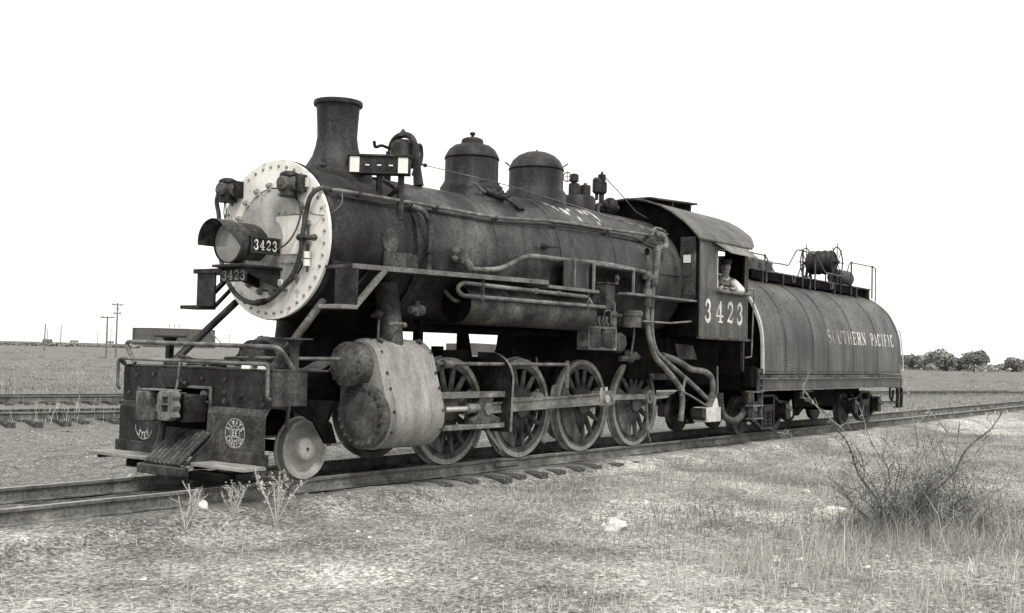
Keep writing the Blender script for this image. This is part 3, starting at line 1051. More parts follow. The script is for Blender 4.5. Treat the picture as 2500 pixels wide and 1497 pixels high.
# --- pony truck
pw = MB()
RP = .381
pw.lathe([(.001, -.11), (.13, -.11), (.145, -.10), (.165, -.03), (.20, .04), (.25, .055), (.29, .03), (.32, -.04), (.335, -.066), (RP - .003, -.07), (RP, -.062), (RP + .003, .03), (RP + .028, .045), (RP + .026, .068), (.33, .068), (.2, .05), (.001, .06)], (0, 0, 0), 'y', 56, cap=False)
pony = pw.build("pony_wheel", M_DISC, loco, smooth=50, loc=(PX, -.745, RP))
MB().cyl((0, -.118, 0), (0, -.10, 0), .022, 10).build("axle_centre", M_BLACK, pony)
c = copy_tree(pony)
c.location = (PX, .745, RP)
c.rotation_euler = (0, 0, PI)
MB().cyl((PX, -.68, RP), (PX, .68, RP), .08, 14).build("axle", M_SOOTSHADE, loco)
MB().box(PX - .45, PX + .45, -.60, -.52, .55, .72).box(PX - .45, PX + .45, .52, .60, .55, .72).box(PX - .08, PX + .08, -.52, .52, .56, .85).build("pony_frame", M_SOOTSHADE, loco, bevel=0.02)
MB().box(PX - .12, PX + .12, -.66, -.50, .26, .56).build("pony_axle_box", M_SOOTSHADE, loco, bevel=0.02)
pipe("wheel_guard_pipe", [(-8.83, -1.12, .97), (-8.86, -1.12, .72), (-8.70, -.98, .62), (-8.56, -.90, .66)], .022, M_PIPE, loco)
MB().bar((-7.95, -.9, .42), (-7.70, -.9, .44), .03, .03).build("truck_rod", M_STEEL, loco)
MB().prism([(-8.75, .95), (-8.45, .98), (-8.0, .70), (-7.9, .45), (-8.1, .45), (-8.3, .72)], 'y', -1.02, -.98).build("pony_equalizer", M_SOOTSHADE, loco)

# --- pilot
PXF = -9.40
nz0, nz1, ny0, ny1 = .64, 1.12, -.385, .50
bf = MB()
bf.box(PXF, PXF + .06, -1.39, ny0, .93, 1.37).box(PXF, PXF + .06, ny1, 1.39, .93, 1.37).box(PXF, PXF + .06, ny0, ny1, nz1, 1.37)
beam = bf.build("pilot_beam", M_BLACK, loco, bevel=0.006)
MB().box(PXF + .06, -8.79, -1.388, -1.33, .96, 1.365).build("beam_end_plate", M_DUSTY, beam, bevel=0.006)
MB().box(PXF + .06, -8.79, 1.33, 1.388, .96, 1.365).build("beam_end_plate", M_DUSTY, beam, bevel=0.006)
MB().box(PXF - .01, -8.45, -1.39, 1.39, 1.372, 1.39).build("pilot_deck", M_DUSTY, beam)
for s, y0, y1 in ((-1, -1.40, ny0), (1, ny1, 1.36)):
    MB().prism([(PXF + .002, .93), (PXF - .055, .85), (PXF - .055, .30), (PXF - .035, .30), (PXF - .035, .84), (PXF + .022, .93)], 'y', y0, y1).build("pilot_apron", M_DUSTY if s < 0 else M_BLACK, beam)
MB().box(PXF - .056, PXF - .036, ny0, ny1, .30, nz0).build("pilot_apron", M_BLACK, beam)
bo = MB()
for (y, z) in ((-1.28, 1.25), (-1.28, 1.05), (-1.30, .98), (-.95, 1.08), (-.90, 1.07), (-.62, 1.25), (-.62, 1.10), (-.62, .99), (-.20, 1.25), (.30, 1.28), (.75, 1.27), (.75, 1.06), (1.05, 1.08), (1.1, 1.25), (1.25, 1.02)):
    bo.ball((PXF - .004, y, z), .032, 6, (.8, 1, 1))
b_ = bo.build("beam_bolts", M_DUSTY, beam)
b_["kind"] = "stuff"
# foot boards and kick boards
for (y0, y1) in ((-1.47, -.36), (.36, 1.52)):
    MB().box(-9.80, PXF - .06, y0, y1, .243, .288).build("foot_board", M_WOOD, loco, bevel=0.008)
for (y0, y1) in ((-1.50, -.50), (.50, 1.40)):
    MB().box(PXF - .085, PXF - .058, y0, y1, .292, .425).build("kick_board", M_DUSTY, loco, bevel=0.006)
for y in (-1.3, -.6, .6, 1.3):
    MB().bar((-9.78, y, .225), (PXF - .03, y, .225), .05, .03).bar((PXF - .03, y, .21), (PXF - .03, y, .5), .05, .03, (1, 0, 0)).build("foot_board_bracket", M_SOOTSHADE, loco)
for i in range(8):
    y = .16 - i * .085
    MB().tube([(PXF - .07, y, .605), (-9.92, y - .02, .245)], [.034, .034], 8).build("pilot_bar", M_DUSTY, loco)
MB().prism([(PXF - .06, .60), (PXF - .06, .30), (-9.90, .24)], 'y', -.545, -.525).build("pilot_gusset", M_DUSTY, loco)
MB().box(-9.97, -9.86, -.60, .25, .12, .235).build("pilot_toe_beam", M_DUSTY, loco, bevel=0.012)
MB().box(-9.86, -9.66, -1.2, -.58, .10, .20).build("pilot_toe_brace", M_SOOTSHADE, loco, bevel=0.012)
# coupler
cp = MB()
cp.box(-9.66, -9.2, -.16, .16, .80, 1.06)
cp.prism([(-9.60, -.22), (-9.60, .38), (-9.74, .42), (-9.80, .30), (-9.72, .18), (-9.70, -.14), (-9.66, -.22)], 'z', .745, 1.085)
coup = cp.build("coupler", M_BLACK, loco, bevel=0.02)
MB().prism([(-9.72, .20), (-9.72, .44), (-9.86, .46), (-9.90, .40), (-9.84, .24)], 'z', .72, 1.09).build("guard_arm", M_DUSTY, coup, bevel=0.02)
MB().prism([(-9.62, -.1), (-9.62, .44), (-9.86, .42), (-9.82, .1), (-9.80, -.1)], 'z', 1.095, 1.115).build("coupler_lip", M_STEEL, coup, bevel=0.006)
kf = MB()
kx0, kx1 = -9.92, -9.80
yz = [(-.03, .76), (-.03, 1.08), (-.07, 1.10), (-.30, 1.115), (-.33, 1.04), (-.30, .99), (-.335, .93), (-.30, .86), (-.335, .80), (-.08, .73)]
holes = ((.86, .93), (.96, 1.03))
# face plate as strips round the two core holes
for z0, z1 in ((.755, .858), (.932, .958), (1.032, 1.105)):
    kf.box(kx0, kx1, -.235, -.11, z0, z1)
kf.prism([(-.11, .75), (-.03, .77), (-.03, 1.07), (-.07, 1.10), (-.11, 1.105)], 'x', kx0, kx1)
kf.prism([(-.235, .765), (-.335, .80), (-.305, .86), (-.335, .93), (-.305, .99), (-.335, 1.04), (-.30, 1.11), (-.235, 1.11)], 'x', kx0, kx1)
kf.box(kx0 + .07, kx1 + .02, -.24, -.10, .77, 1.09)
kf.build("knuckle", M_STEEL, coup, bevel=0.008)
MB().prism([(-9.80, -.30), (-9.80, -.05), (-9.66, .0), (-9.60, -.2)], 'z', .77, 1.07).build("knuckle_root", M_SOOTSHADE, coup, bevel=0.01)
MB().bar((-9.86, -.03, .90), (-9.76, .16, .87), .07, .10).build("knuckle_lug", M_STEEL, coup, bevel=0.012)
MB().prism(arc(-9.52, -.24, .19, .13, 110, 290, 10), 'z', .73, 1.06).build("coupler_guard", M_BLACK, coup, bevel=0.012)
ck = MB()
ck.box(PXF - .03, PXF - .002, -.40, -.36, .78, 1.16).box(PXF - .03, PXF - .002, -.36, .10, 1.125, 1.16).box(PXF - .03, PXF + .02, -.36, -.1, .955, .985)
ck.build("coupler_pocket", M_STEEL, loco, bevel=0.006)
MB().cyl((PXF - .03, -.25, 1.06), (PXF + .08, -.25, 1.06), .05, 8).cyl((PXF - .03, -.24, .89), (PXF + .08, -.24, .89), .055, 8).cyl((PXF - .02, -.12, .88), (PXF + .08, -.12, .88), .05, 8).build("pocket_bolts", M_STEEL, loco)
MB().box(PXF + .05, -9.2, -.5, .6, .60, 1.2).build("draft_casting", M_SOOTSHADE, loco)
pipe("uncoupling_lever", [(-9.44, .16, 1.42), (-9.50, .12, 1.40), (-9.52, .12, 1.16), (-9.56, .12, 1.06)], .016, M_STEEL, loco, rb=.03)
MB().ball((-9.45, .17, 1.20), .05).ball((-9.45, .08, 1.18), .04).build("lever_clevis", M_BLACK, loco)
# air hose at the coupler
pipe("air_hose", [(-9.50, .28, .80), (-9.60, .25, .70), (-9.66, .22, .52), (-9.74, .20, .34), (-9.80, .16, .22)], .042, M_BLACK, loco, 10, sm=5)
MB().ball((-9.80, .17, .22), .075, 10).cyl((-9.9, .2, .24), (-9.75, .12, .2), .04, 8).build("hose_coupling", M_DUSTY, loco)
MB().box(-9.70, -9.52, .22, .85, .13, .22).build("hose_bracket", M_SOOTSHADE, loco, bevel=0.01)

# handrails on the pilot
pipe("pilot_handrail", [(-9.30, 1.30, 1.40), (-9.30, 1.54, 1.68), (-9.30, -1.44, 1.655), (-9.0, -1.36, 1.385)], .028, M_PIPE, loco, 10, rb=.12)
pipe("uncoupling_rod", [(-9.44, 1.40, 1.07), (-9.48, 1.40, 1.10), (-9.48, 1.40, 1.462), (-9.48, -1.46, 1.455), (-9.48, -1.46, 1.06), (-9.40, -1.42, 1.05)], .022, M_PIPE, loco, 10, rb=.06)
for y in (1.38, -1.43):
    MB().bar((-9.39, y, 1.39), (-9.49, y, 1.46), .05, .05).build("rod_bracket", M_DUSTY, loco, bevel=0.008)
for s in (-1, 1):
    fl = MB().box(-8.885, -8.80, s * 1.2 - .04, s * 1.2 + .04, 1.39, 1.745)
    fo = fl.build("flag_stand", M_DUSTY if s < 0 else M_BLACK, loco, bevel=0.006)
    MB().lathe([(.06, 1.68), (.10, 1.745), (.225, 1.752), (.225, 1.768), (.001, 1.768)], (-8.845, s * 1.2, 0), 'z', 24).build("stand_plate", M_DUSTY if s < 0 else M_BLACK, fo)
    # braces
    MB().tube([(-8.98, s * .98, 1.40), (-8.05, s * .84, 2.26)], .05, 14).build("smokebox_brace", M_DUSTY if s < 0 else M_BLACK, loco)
    MB().box(-9.06, -8.90, s * .92, s * 1.04, 1.39, 1.44).build("brace_foot", M_DUSTY, loco, bevel=0.006)
MB().prism([(-8.85, 1.385), (-8.45, 1.385), (-8.25, 1.48), (-8.25, 1.50), (-8.46, 1.405), (-8.85, 1.405)], 'y', -1.25, -.95).build("deck_apron", M_DUSTY, loco)
pipe("train_pipe", [(-9.1, -.78, 1.52), (-8.4, -.95, 1.52), (-7.85, -1.0, 1.53)], .022, M_PIPE, loco)

# --- step brackets at the front of the running boards
for s in (-1, 1):
    m_ = M_BLACK
    y0, y1 = sorted((s * 1.16, s * 1.545))
    MB().box(-8.17, -8.14, y0, y1, 2.20, 2.665).build("step_bracket", m_, loco, bevel=0.004)
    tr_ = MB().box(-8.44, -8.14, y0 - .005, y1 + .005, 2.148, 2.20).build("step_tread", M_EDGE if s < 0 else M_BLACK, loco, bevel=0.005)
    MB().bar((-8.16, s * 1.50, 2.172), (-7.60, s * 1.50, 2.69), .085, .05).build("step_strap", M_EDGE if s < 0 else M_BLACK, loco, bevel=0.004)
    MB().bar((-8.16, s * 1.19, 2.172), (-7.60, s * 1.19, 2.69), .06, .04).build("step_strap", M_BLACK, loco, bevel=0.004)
# --- running boards
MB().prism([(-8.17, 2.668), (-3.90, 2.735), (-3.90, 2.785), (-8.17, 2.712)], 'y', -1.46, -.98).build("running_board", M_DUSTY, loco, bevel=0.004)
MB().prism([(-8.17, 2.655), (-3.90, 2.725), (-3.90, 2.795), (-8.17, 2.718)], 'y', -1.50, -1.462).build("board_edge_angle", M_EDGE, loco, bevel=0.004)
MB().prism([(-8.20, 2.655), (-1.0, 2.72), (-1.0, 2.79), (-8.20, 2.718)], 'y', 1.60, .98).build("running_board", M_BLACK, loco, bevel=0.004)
MB().box(-3.895, -2.42, -1.50, -1.0, 2.675, 2.725).build("running_board", M_EDGE, loco, bevel=0.004)
MB().box(-2.50, -2.46, -1.44, -1.40, 2.73, 3.19).box(-2.46, -1.16, -1.44, -1.40, 3.145, 3.19).box(-1.20, -1.16, -1.44, -1.40, 2.75, 3.145).build("pump_guard_frame", M_EDGE, loco, bevel=0.004)
MB().box(-3.25, -2.50, -1.34, -1.31, 2.73, 3.17).build("tool_box", M_BOILER, loco, bevel=0.005)
MB().box(-1.50, 1.085, -1.50, -1.06, 2.712, 2.75).build("running_board", M_EDGE, loco, bevel=0.004)
MB().box(-2.45, -.92, -1.32, -1.12, 2.76, 3.13).build("pump_recess_shade", M_SOOTSHADE, loco)  # black box paints the shaded interior behind the pump guard frame
MB().ball((-1.62, -1.34, 2.98), .06, 8).cyl((-1.62, -1.34, 2.88), (-1.62, -1.34, 3.05), .035, 8).build("pump_governor", M_DUSTY, loco)

# --- boiler
ZC = 3.07


def rings(prof, n=64, seg=None):
    """prof: list of (x, R, zc); skin of varying centre height"""
    mb = MB()
    vs, fs = [], []
    for (x, R, zc) in prof:
        for i in range(n):
            t = 2 * PI * i / n
            vs.append((x, R * math.cos(t), zc + R * math.sin(t)))
    for j in range(len(prof) - 1):
        for i in range(n):
            q_ = (i + 1) % n
            fs.append((j * n + i, j * n + q_, (j + 1) * n + q_, (j + 1) * n + i))
    fs.append(tuple(range(n - 1, -1, -1)))
    fs.append(tuple((len(prof) - 1) * n + i for i in range(n)))
    return mb.add(vs, fs)


rings([(-8.13, 1.03, ZC), (-6.42, 1.035, ZC)]).build("smokebox", M_BOX, loco)
BOIL = [(-6.42, 1.065, 3.075), (-4.63, 1.075, 3.08), (-3.05, 1.17, 3.13), (-1.36, 1.195, 3.145), (1.08, 1.205, 3.15)]


def boil(x):
    for a, b in zip(BOIL, BOIL[1:]):
        if a[0] <= x <= b[0]:
            t = (x - a[0]) / (b[0] - a[0])
            return a[1] + (b[1] - a[1]) * t, a[2] + (b[2] - a[2]) * t
    return (1.03, ZC) if x < 0 else (BOIL[-1][1], BOIL[-1][2])


def on_boiler(x, deg, lift=0.0):
    """point on the near side; deg measured up from the horizontal"""
    R, zc = boil(x)
    a = math.radians(deg)
    return (x, -(R + lift) * math.cos(a), zc + (R + lift) * math.sin(a))


boiler = rings(BOIL).build("boiler", M_BOILER, loco)
for x in (-6.43, -4.63, -3.05, -1.36):
    R, zc = boil(x + .001)
    rings([(x - .03, R + .006, zc), (x + .03, R + .008, zc)]).build("boiler_band", M_BOILER if x > -5 else M_BOX, boiler)
rings([(-6.50, 1.075, 3.073), (-6.40, 1.08, 3.073)]).build("smokebox_ring", M_BLACK, loco)
# lap seams of the jacket sheets: thin raised strips along the boiler
for (x0, x1, d) in ((-4.60, -3.08, 38), (-3.02, -1.4, 36), (-1.33, .2, 30), (-.9, .9, 2)):
    mb = MB()
    mb.bar(on_boiler(x0, d, .003), on_boiler(x1, d, .003), .03, .012).build("jacket_lap", M_BOX, boiler)
# smokebox front
fp = MB().lathe([(.66, -8.135), (1.052, -8.135), (1.058, -8.145), (1.052, -8.185), (.66, -8.185)], (0, 0, ZC), 'x', 80, cap=False).build("smokebox_front", M_ALU, loco, smooth=40)
MB().lathe([(1.064, -8.132), (1.064, -8.05), (1.0, -8.05)], (0, 0, ZC), 'x', 72, cap=False).build("smokebox_flange", M_BLACK, loco)
bo = MB()
for i in range(40):
    a = 2 * PI * (i + .5) / 40
    bo.ball((-8.187, .975 * math.cos(a), ZC + .975 * math.sin(a)), .024, 6)
b_ = bo.build("front_bolts", M_BOLT, fp)
b_["kind"] = "stuff"
door = MB().lathe([(.67, -8.17), (.67, -8.205), (.655, -8.215), (.45, -8.235), (.2, -8.25), (.001, -8.255)], (0, 0, ZC), 'x', 64, cap=False).build("smokebox_door", M_DOOR, loco, smooth=40)
MB().lathe([(.672, -8.186), (.672, -8.192), (.690, -8.192), (.690, -8.184)], (0, 0, ZC), 'x', 64, cap=False).build("door_gap", M_SOOTSHADE, door)
cl = None
for i in range(18):
    a = 2 * PI * (i + .25) / 18
    if cl is None:
        cl = MB().box(-.05, -.005, -.03, .03, -.055, .055).cyl((-.085, 0, .01), (-.03, 0, .01), .03, 8).build("door_clamp", M_BOLT, door, bevel=0.006)
        o = cl
    else:
        o = cl.copy()
        COL.objects.link(o)
    o.location = (-8.186, .70 * math.sin(a), ZC + .70 * math.cos(a))
    o.rotation_euler = (-a, 0, 0)
MB().box(-8.243, -8.222, -.66, -.13, 3.375, 3.43).build("hinge_strap", M_DOOR, door, bevel=0.004)
MB().box(-8.243, -8.222, -.66, -.20, 2.74, 2.79).build("hinge_strap", M_DOOR, door, bevel=0.004)
MB().box(-8.246, -8.230, -.60, -.12, 2.86, 3.36).build("door_patch", M_ALU, door, bevel=0.004, label="bright repainted patch of the smokebox door")
bo = MB()
for y in (-.6, -.45, -.3, -.17):
    bo.ball((-8.246, y, 3.403), .02, 6).ball((-8.246, y, 2.765), .018, 6)
bo.build("hinge_bolts", M_BOLT, door)["kind"] = "stuff"
for z in (2.70, 2.80):
    MB().cyl((-8.24, -.72, z), (-8.24, -.72, z + .085), .045, 12).build("hinge_barrel", M_WHITE, loco)
MB().cyl((-8.23, -.72, 2.62), (-8.23, -.72, 3.2), .014, 8).build("hinge_pin", M_DUSTY, loco)
MB().box(-8.27, -8.23, -.30, -.14, 2.44, 2.54).build("door_plate", M_PALE, door, bevel=0.03)

# headlight
hl = MB().lathe([(.262, -8.93), (.275, -8.93), (.275, -8.90), (.262, -8.885), (.262, -8.55), (.25, -8.50), (.20, -8.42), (.10, -8.36), (.001, -8.35)], (0, 0, 2.975), 'x', 44, cap=False)
head = hl.build("headlight", M_DUSTY, loco, smooth=40)
MB().lathe([(.258, -8.915), (.20, -8.928), (.1, -8.938), (.001, -8.94)], (0, 0, 2.975), 'x', 40, cap=False).build("lens", M_LENS, head)
# visor: half tube cut on a slant
vm, vf = [], []
nv = 24
for i in range(nv + 1):
    a = math.radians(-12 + 204 * i / nv)
    reach = .25 * min(1.0, max(0.0, (math.radians(196) - a) / math.radians(52)))
    for (rr, xx) in ((.272, -8.90), (.272, -8.93 - reach), (.266, -8.93 - reach), (.266, -8.90)):
        vm.append((xx, rr * math.cos(a), 2.975 + rr * math.sin(a)))
for i in range(nv):
    for k in range(3):
        vf.append((i * 4 + k, i * 4 + k + 1, (i + 1) * 4 + k + 1, (i + 1) * 4 + k))
MB().add(vm, vf).build("visor", M_DUSTY, head)
for s in (-1, 1):
    nb = MB().box(-8.80, -8.31, s * .22, s * .292, 2.84, 3.055)
    nbo = nb.build("number_box", M_BLACK, head, bevel=0.006)
    fr = MB().box(-8.80, -8.31, s * .293, s * .302, 3.03, 3.055).box(-8.80, -8.31, s * .293, s * .302, 2.84, 2.865).box(-8.80, -8.775, s * .293, s * .302, 2.866, 3.029).box(-8.335, -8.31, s * .293, s * .302, 2.866, 3.029)
    fr.build("number_box_frame", M_DUSTY, head)
tx = MB()
for k, chh in enumerate("3423"):
    x0 = -8.755 + k * .102

    def fn(u, v, l, x0=x0):
        return (x0 + u * .085, -.2945 - l, 2.885 + v * .125)
    glyph(tx, chh, fn)
tx.build("number_lettering", M_LETTER, head)
MB().box(-8.95, -8.2, -.27, .27, 2.655, 2.69).build("headlight_platform", M_BLACK, loco, bevel=0.006)
MB().prism([(-8.9, 2.65), (-8.2, 2.65), (-8.2, 2.42), (-8.5, 2.50)], 'y', -.22, -.18).build("platform_bracket", M_BLACK, loco)
MB().prism([(-8.9, 2.65), (-8.2, 2.65), (-8.2, 2.42), (-8.5, 2.50)], 'y', .18, .22).build("platform_bracket", M_BLACK, loco)
MB().box(-8.75, -8.4, -.16, .16, 2.69, 2.75).build("headlight_saddle", M_DOOR, loco, bevel=0.006)
npl = MB().box(-8.80, -8.785, -.235, .285, 2.475, 2.645).build("number_plate", M_BLACK, loco, bevel=0.004)
tx = MB()
for k, chh in enumerate("3423"):
    y0 = .245 - k * .118

    def fn(u, v, l, y0=y0):
        return (-8.8035 - l, y0 - u * .105, 2.497 + v * .125)
    glyph(tx, chh, fn)
tx.build("number_lettering", mat("brass_digits", .22, .36, .5, 8, 40, .2, bump=0), npl)

# conduit loop round the front, ending at the far marker lamp
loop = [(-8.05, -.93, 3.69), (-8.22, -.90, 3.69), (-8.28, -.79, 3.58), (-8.29, -.73, 3.35), (-8.30, -.69, 3.10), (-8.30, -.66, 2.86), (-8.30, -.54, 2.60), (-8.30, -.34, 2.42), (-8.30, -.1, 2.27), (-8.30, .16, 2.225),
        (-8.30, .44, 2.29), (-8.30, .68, 2.46), (-8.30, .86, 2.75), (-8.30, .93, 3.05), (-8.30, .95, 3.30)]
pipe("front_conduit", loop, .032, M_DUSTY, loco, 10, sm=5)
pipe("lamp_conduit", [(-8.30, .95, 3.28), (-8.30, .97, 3.45), (-8.30, 1.02, 3.62), (-8.30, .97, 3.74), (-8.28, .86, 3.75)], .032, M_PIPE, loco, 10, sm=5)
pipe("headlight_cable", [(-8.31, -.64, 3.50), (-8.31, -.65, 3.34), (-8.31, -.56, 3.14), (-8.31, -.42, 3.0), (-8.36, -.26, 2.90)], .013, M_PIPE, loco, 8, sm=5)
pipe("wire_loop", [(-8.25, -.60, 3.62), (-8.28, -.68, 3.46), (-8.26, -.82, 3.36), (-8.15, -.98, 3.36), (-8.0, -1.06, 3.5), (-7.95, -1.02, 3.66)], .007, M_PIPE, loco, 6, sm=5)
MB().cyl((-8.30, -.66, 3.06), (-8.30, -.66, 3.06 + .001), .01, 6).cyl((-8.31, -.64, 3.065), (-8.29, -.88, 3.055), .035, 10).ball((-8.29, -.89, 3.055), .048, 8).ball((-8.30, -.64, 3.065), .05, 8).build("door_hand_hold", M_DUSTY, loco)
MB().cyl((-8.30, .13, 2.23), (-8.30, -.02, 2.25), .045, 10).build("conduit_coupling", M_DUSTY, loco)
# marker lamps


def marker(c, side):
    x, y, z = c
    b_ = MB().lathe([(.125, -.16), (.125, -.14), (.112, -.13), (.112, .10), (.128, .105), (.115, .14), (.07, .165), (.001, .17)], (x, y, z), 'z', 20)
    lamp = b_.build("marker_lamp", M_BLACK, loco)
    for a in (182, 272, 2, 92):
        d = Vector((math.cos(math.radians(a)), math.sin(math.radians(a)), 0))
        p = Vector((x, y, z + .0))
        MB().tube([p + d * .08, p + d * .135, p + d * .145], [.10, .094, .08], 16).build("lamp_lens_ring", M_DUSTY, lamp)
        MB().tube([p + d * .13, p + d * .148, p + d * .156], [.078, .06, .015], 16).build("lamp_lens", M_LENSD, lamp)
    MB().box(x - .02, x + .16, y - .03 + side * .16, y + .03 + side * .16, z - .1, z + .12).box(x - .03, x + .03, min(y, y + side * .16), max(y, y + side * .16), z - .03, z + .03).build("lamp_bracket", M_BLACK, lamp)


marker((-8.32, -.43, 3.76), -1)
marker((-8.30, .80, 3.76), -1)
MB().cyl((-8.22, -.66, 3.72), (-8.22, -.66, 3.84), .03, 8).build("lamp_bracket_clip", M_PALE, loco)
pipe("lamp_wire", [(-8.30, -.56, 3.72), (-8.29, -.58, 3.55), (-8.28, -.62, 3.40)], .01, M_DUSTY, loco, 6)
pipe("lamp_chain", [(-8.36, .76, 3.62), (-8.36, .74, 3.44), (-8.36, .76, 3.36), (-8.36, .79, 3.44), (-8.36, .78, 3.6)], .009, M_DUSTY, loco, 6)

# stack
st = MB().lathe([(.52, 3.80), (.515, 4.06), (.50, 4.10), (.43, 4.19), (.345, 4.33), (.30, 4.48), (.279, 4.62), (.287, 4.80), (.300, 5.00), (.306, 5.055), (.340, 5.06), (.348, 5.09), (.340, 5.125), (.305, 5.13), (.26, 5.12), (.25, 4.8), (.001, 4.7)], (-7.06, 0, 0), 'z', 48, cap=False)
stack = st.build("smoke_stack", M_DOME, loco, smooth=40)
MB().ball((-7.62, -.32, 4.12), .05, 8).cyl((-7.62, -.32, 4.0), (-7.62, -.32, 4.2), .035, 8).build("smokebox_fitting", M_BLACK, loco)
# train indicator beside the stack
iA, iB = Vector((-7.285, -.45, 0)), Vector((-6.765, -1.12, 0))
dI = (iB - iA).normalized()
nI = Vector((-dI.y, dI.x, 0))
nI = nI if nI.x > 0 else -nI


def ib(mb, u0, u1, z0, z1, d0, d1):
    a, b = iA + dI * u0, iA + dI * u1
    vs = [a + nI * d0, b + nI * d0, b + nI * d1, a + nI * d1]
    return mb.add([(p.x, p.y, z0) for p in vs] + [(p.x, p.y, z1) for p in vs], [(3, 2, 1, 0), (4, 5, 6, 7), (0, 1, 5, 4), (1, 2, 6, 5), (2, 3, 7, 6), (3, 0, 4, 7)])


LI = (iB - iA).length
ind = ib(MB(), 0, LI, 4.055, 4.295, 0, .18).build("train_indicator", M_BLACK, loco, bevel=0.006)
ib(MB(), -.015, LI + .015, 4.297, 4.320, -.03, .20).build("indicator_lid", M_DUSTY, ind)
for u0, u1 in ((.025, .155), (LI - .165, LI - .03)):
    ib(MB(), u0, u1, 4.072, 4.285, -.008, -.001).build("indicator_glass", M_WHITE, ind)
for u in (.265, .425, .585):
    ib(MB(), u - .028, u + .028, 4.165, 4.182, -.006, -.001).build("indicator_slot", M_WHITE, ind)
for f_, zb_ in ((.5, 3.75), (.85, 3.45)):
    pI = iA + dI * (LI * f_) + nI * .12
    MB().cyl((pI.x, pI.y, zb_), (pI.x, pI.y, 4.06), .045, 8).bar((pI.x, pI.y, 3.9), (pI.x, -.6, 3.72), .04, .04).build("indicator_post", M_BLACK, ind)
# bell
be = MB().lathe([(.255, 4.42), (.245, 4.45), (.20, 4.53), (.185, 4.66), (.165, 4.76), (.10, 4.815), (.001, 4.83)], (-5.69, 0, 0), 'z', 28, cap=False)
bell = be.build("bell", M_BLACK, loco)
MB().tube([(-5.69, .24, 4.62)] + [(-5.69, .235 * math.cos(a), 4.71 + .185 * math.sin(a)) for a in np.linspace(.1, PI - .1, 12)] + [(-5.69, -.24, 4.62)], .05, 10).build("bell_yoke", M_BLACK, bell)
MB().tube([(-5.69, .0, 4.87), (-5.69, 0, 4.93), (-5.69, 0, 4.985)], [.07, .05, .012], 10).build("bell_finial", M_BLACK, bell)
for s in (-1, 1):
    MB().tube([(-5.69, s * .25, 4.66), (-5.69, s * .29, 4.4), (-5.69, s * .34, 4.10)], [.065, .06, .08], 10).build("bell_stand", M_BLACK, bell)
MB().tube(bend([(-5.72, .22, 4.70), (-5.92, .22, 4.72), (-6.06, .22, 4.66), (-6.08, .22, 4.76)], .05), .024, 8).build("bell_ringer_arm", M_BLACK, bell)
for k in range(2):
    pipe("bell_air_pipe", [(-5.66 + .05 * k, -.17, 4.70), (-5.57 + .08 * k, -.17, 4.76), (-5.53 + .08 * k, -.17, 4.68), (-5.54 + .09 * k, -.17, 4.55), (-5.58 + .07 * k, -.17, 4.40), (-5.66, -.20, 4.28)], .027, M_BLACK, loco, 10, sm=4)
MB().cyl((-5.60, -.17, 4.48), (-5.36, -.17, 4.47), .016, 6).ball((-5.36, -.17, 4.47), .035, 8).build("bell_cord_lug", M_BLACK, loco)
pipe("bell_cord", [(-5.36, -.17, 4.47), (-4.4, -.42, 4.40), (-3.4, -.5, 4.36), (-2.6, -.56, 4.30), (-1.2, -.62, 4.22), (.2, -.7, 4.12), (1.05, -.75, 4.1)], .007, M_PIPE, loco, 5)
# domes
d1 = MB().lathe([(.62, 4.02), (.54, 4.14), (.51, 4.26), (.508, 4.30), (.47, 4.36), (.437, 4.42), (.434, 4.77), (.445, 4.775), (.445, 4.795), (.43, 4.84), (.38, 4.93), (.30, 4.995), (.18, 5.03), (.172, 5.035)], (-4.01, 0, 0), 'z', 44)
sand = d1.build("sand_dome", M_DOME, loco, smooth=40)
MB().lathe([(.178, 5.03), (.182, 5.06), (.172, 5.105), (.12, 5.13), (.04, 5.14), (.022, 5.165), (.048, 5.19), (.044, 5.22), (.001, 5.235)], (-4.01, 0, 0), 'z', 28).build("filler_cap", M_DOME, sand)
d2 = MB().lathe([(.66, 4.06), (.58, 4.18), (.545, 4.28), (.54, 4.45), (.50, 4.50), (.48, 4.53), (.478, 4.86), (.487, 4.862), (.487, 4.88), (.475, 4.92), (.42, 5.03), (.33, 5.115), (.2, 5.175), (.06, 5.20), (.02, 5.205), (.016, 5.23), (.001, 5.235)], (-2.19, 0, 0), 'z', 44)
steam = d2.build("steam_dome", M_DOME, loco, smooth=40)
for s in (-1, 1):
    MB().bar((-2.19 + s * .28, -s * .38, 4.94), (-2.19 + s * .33, -s * .44, 5.0), .05, .02).build("lifting_ear", M_BLACK, steam)
for x, r, z in ((-4.01, .447, 4.785), (-2.19, .489, 4.871)):
    MB().lathe([(r - .004, z - .014), (r + .002, z - .010), (r + .002, z + .002), (r - .004, z + .006)], (x, 0, 0), 'z', 44, cap=False).build("dome_seam", M_SOOTSHADE, loco)
# sand pipes valve cluster
MB().tube([(-4.30, -.50, 4.22), (-4.15, -.54, 4.17), (-4.0, -.58, 4.15), (-3.88, -.62, 4.13)], [.035, .05, .06, .045], 10).ball((-4.12, -.53, 4.20), .07, 8).ball((-3.97, -.57, 4.19), .075, 8).ball((-3.84, -.60, 4.17), .06, 8).cyl((-3.97, -.57, 4.15), (-3.94, -.55, 4.30), .03, 8).build("sander_valve", M_BLACK, loco)
for k in range(2):
    pipe("sand_pipe", [(-3.92 + .09 * k, -.60, 4.14), (-3.83 + .09 * k, -.68, 4.07), (-3.77 + .09 * k, -.76, 4.0), (-3.75 + .09 * k, -.81, 3.95)], .032, M_BLACK, loco, sm=3)
pipe("sander_lever", [(-4.47, -.46, 4.30), (-4.40, -.48, 4.24), (-4.30, -.52, 4.17)], .016, M_PIPE, loco, 6)
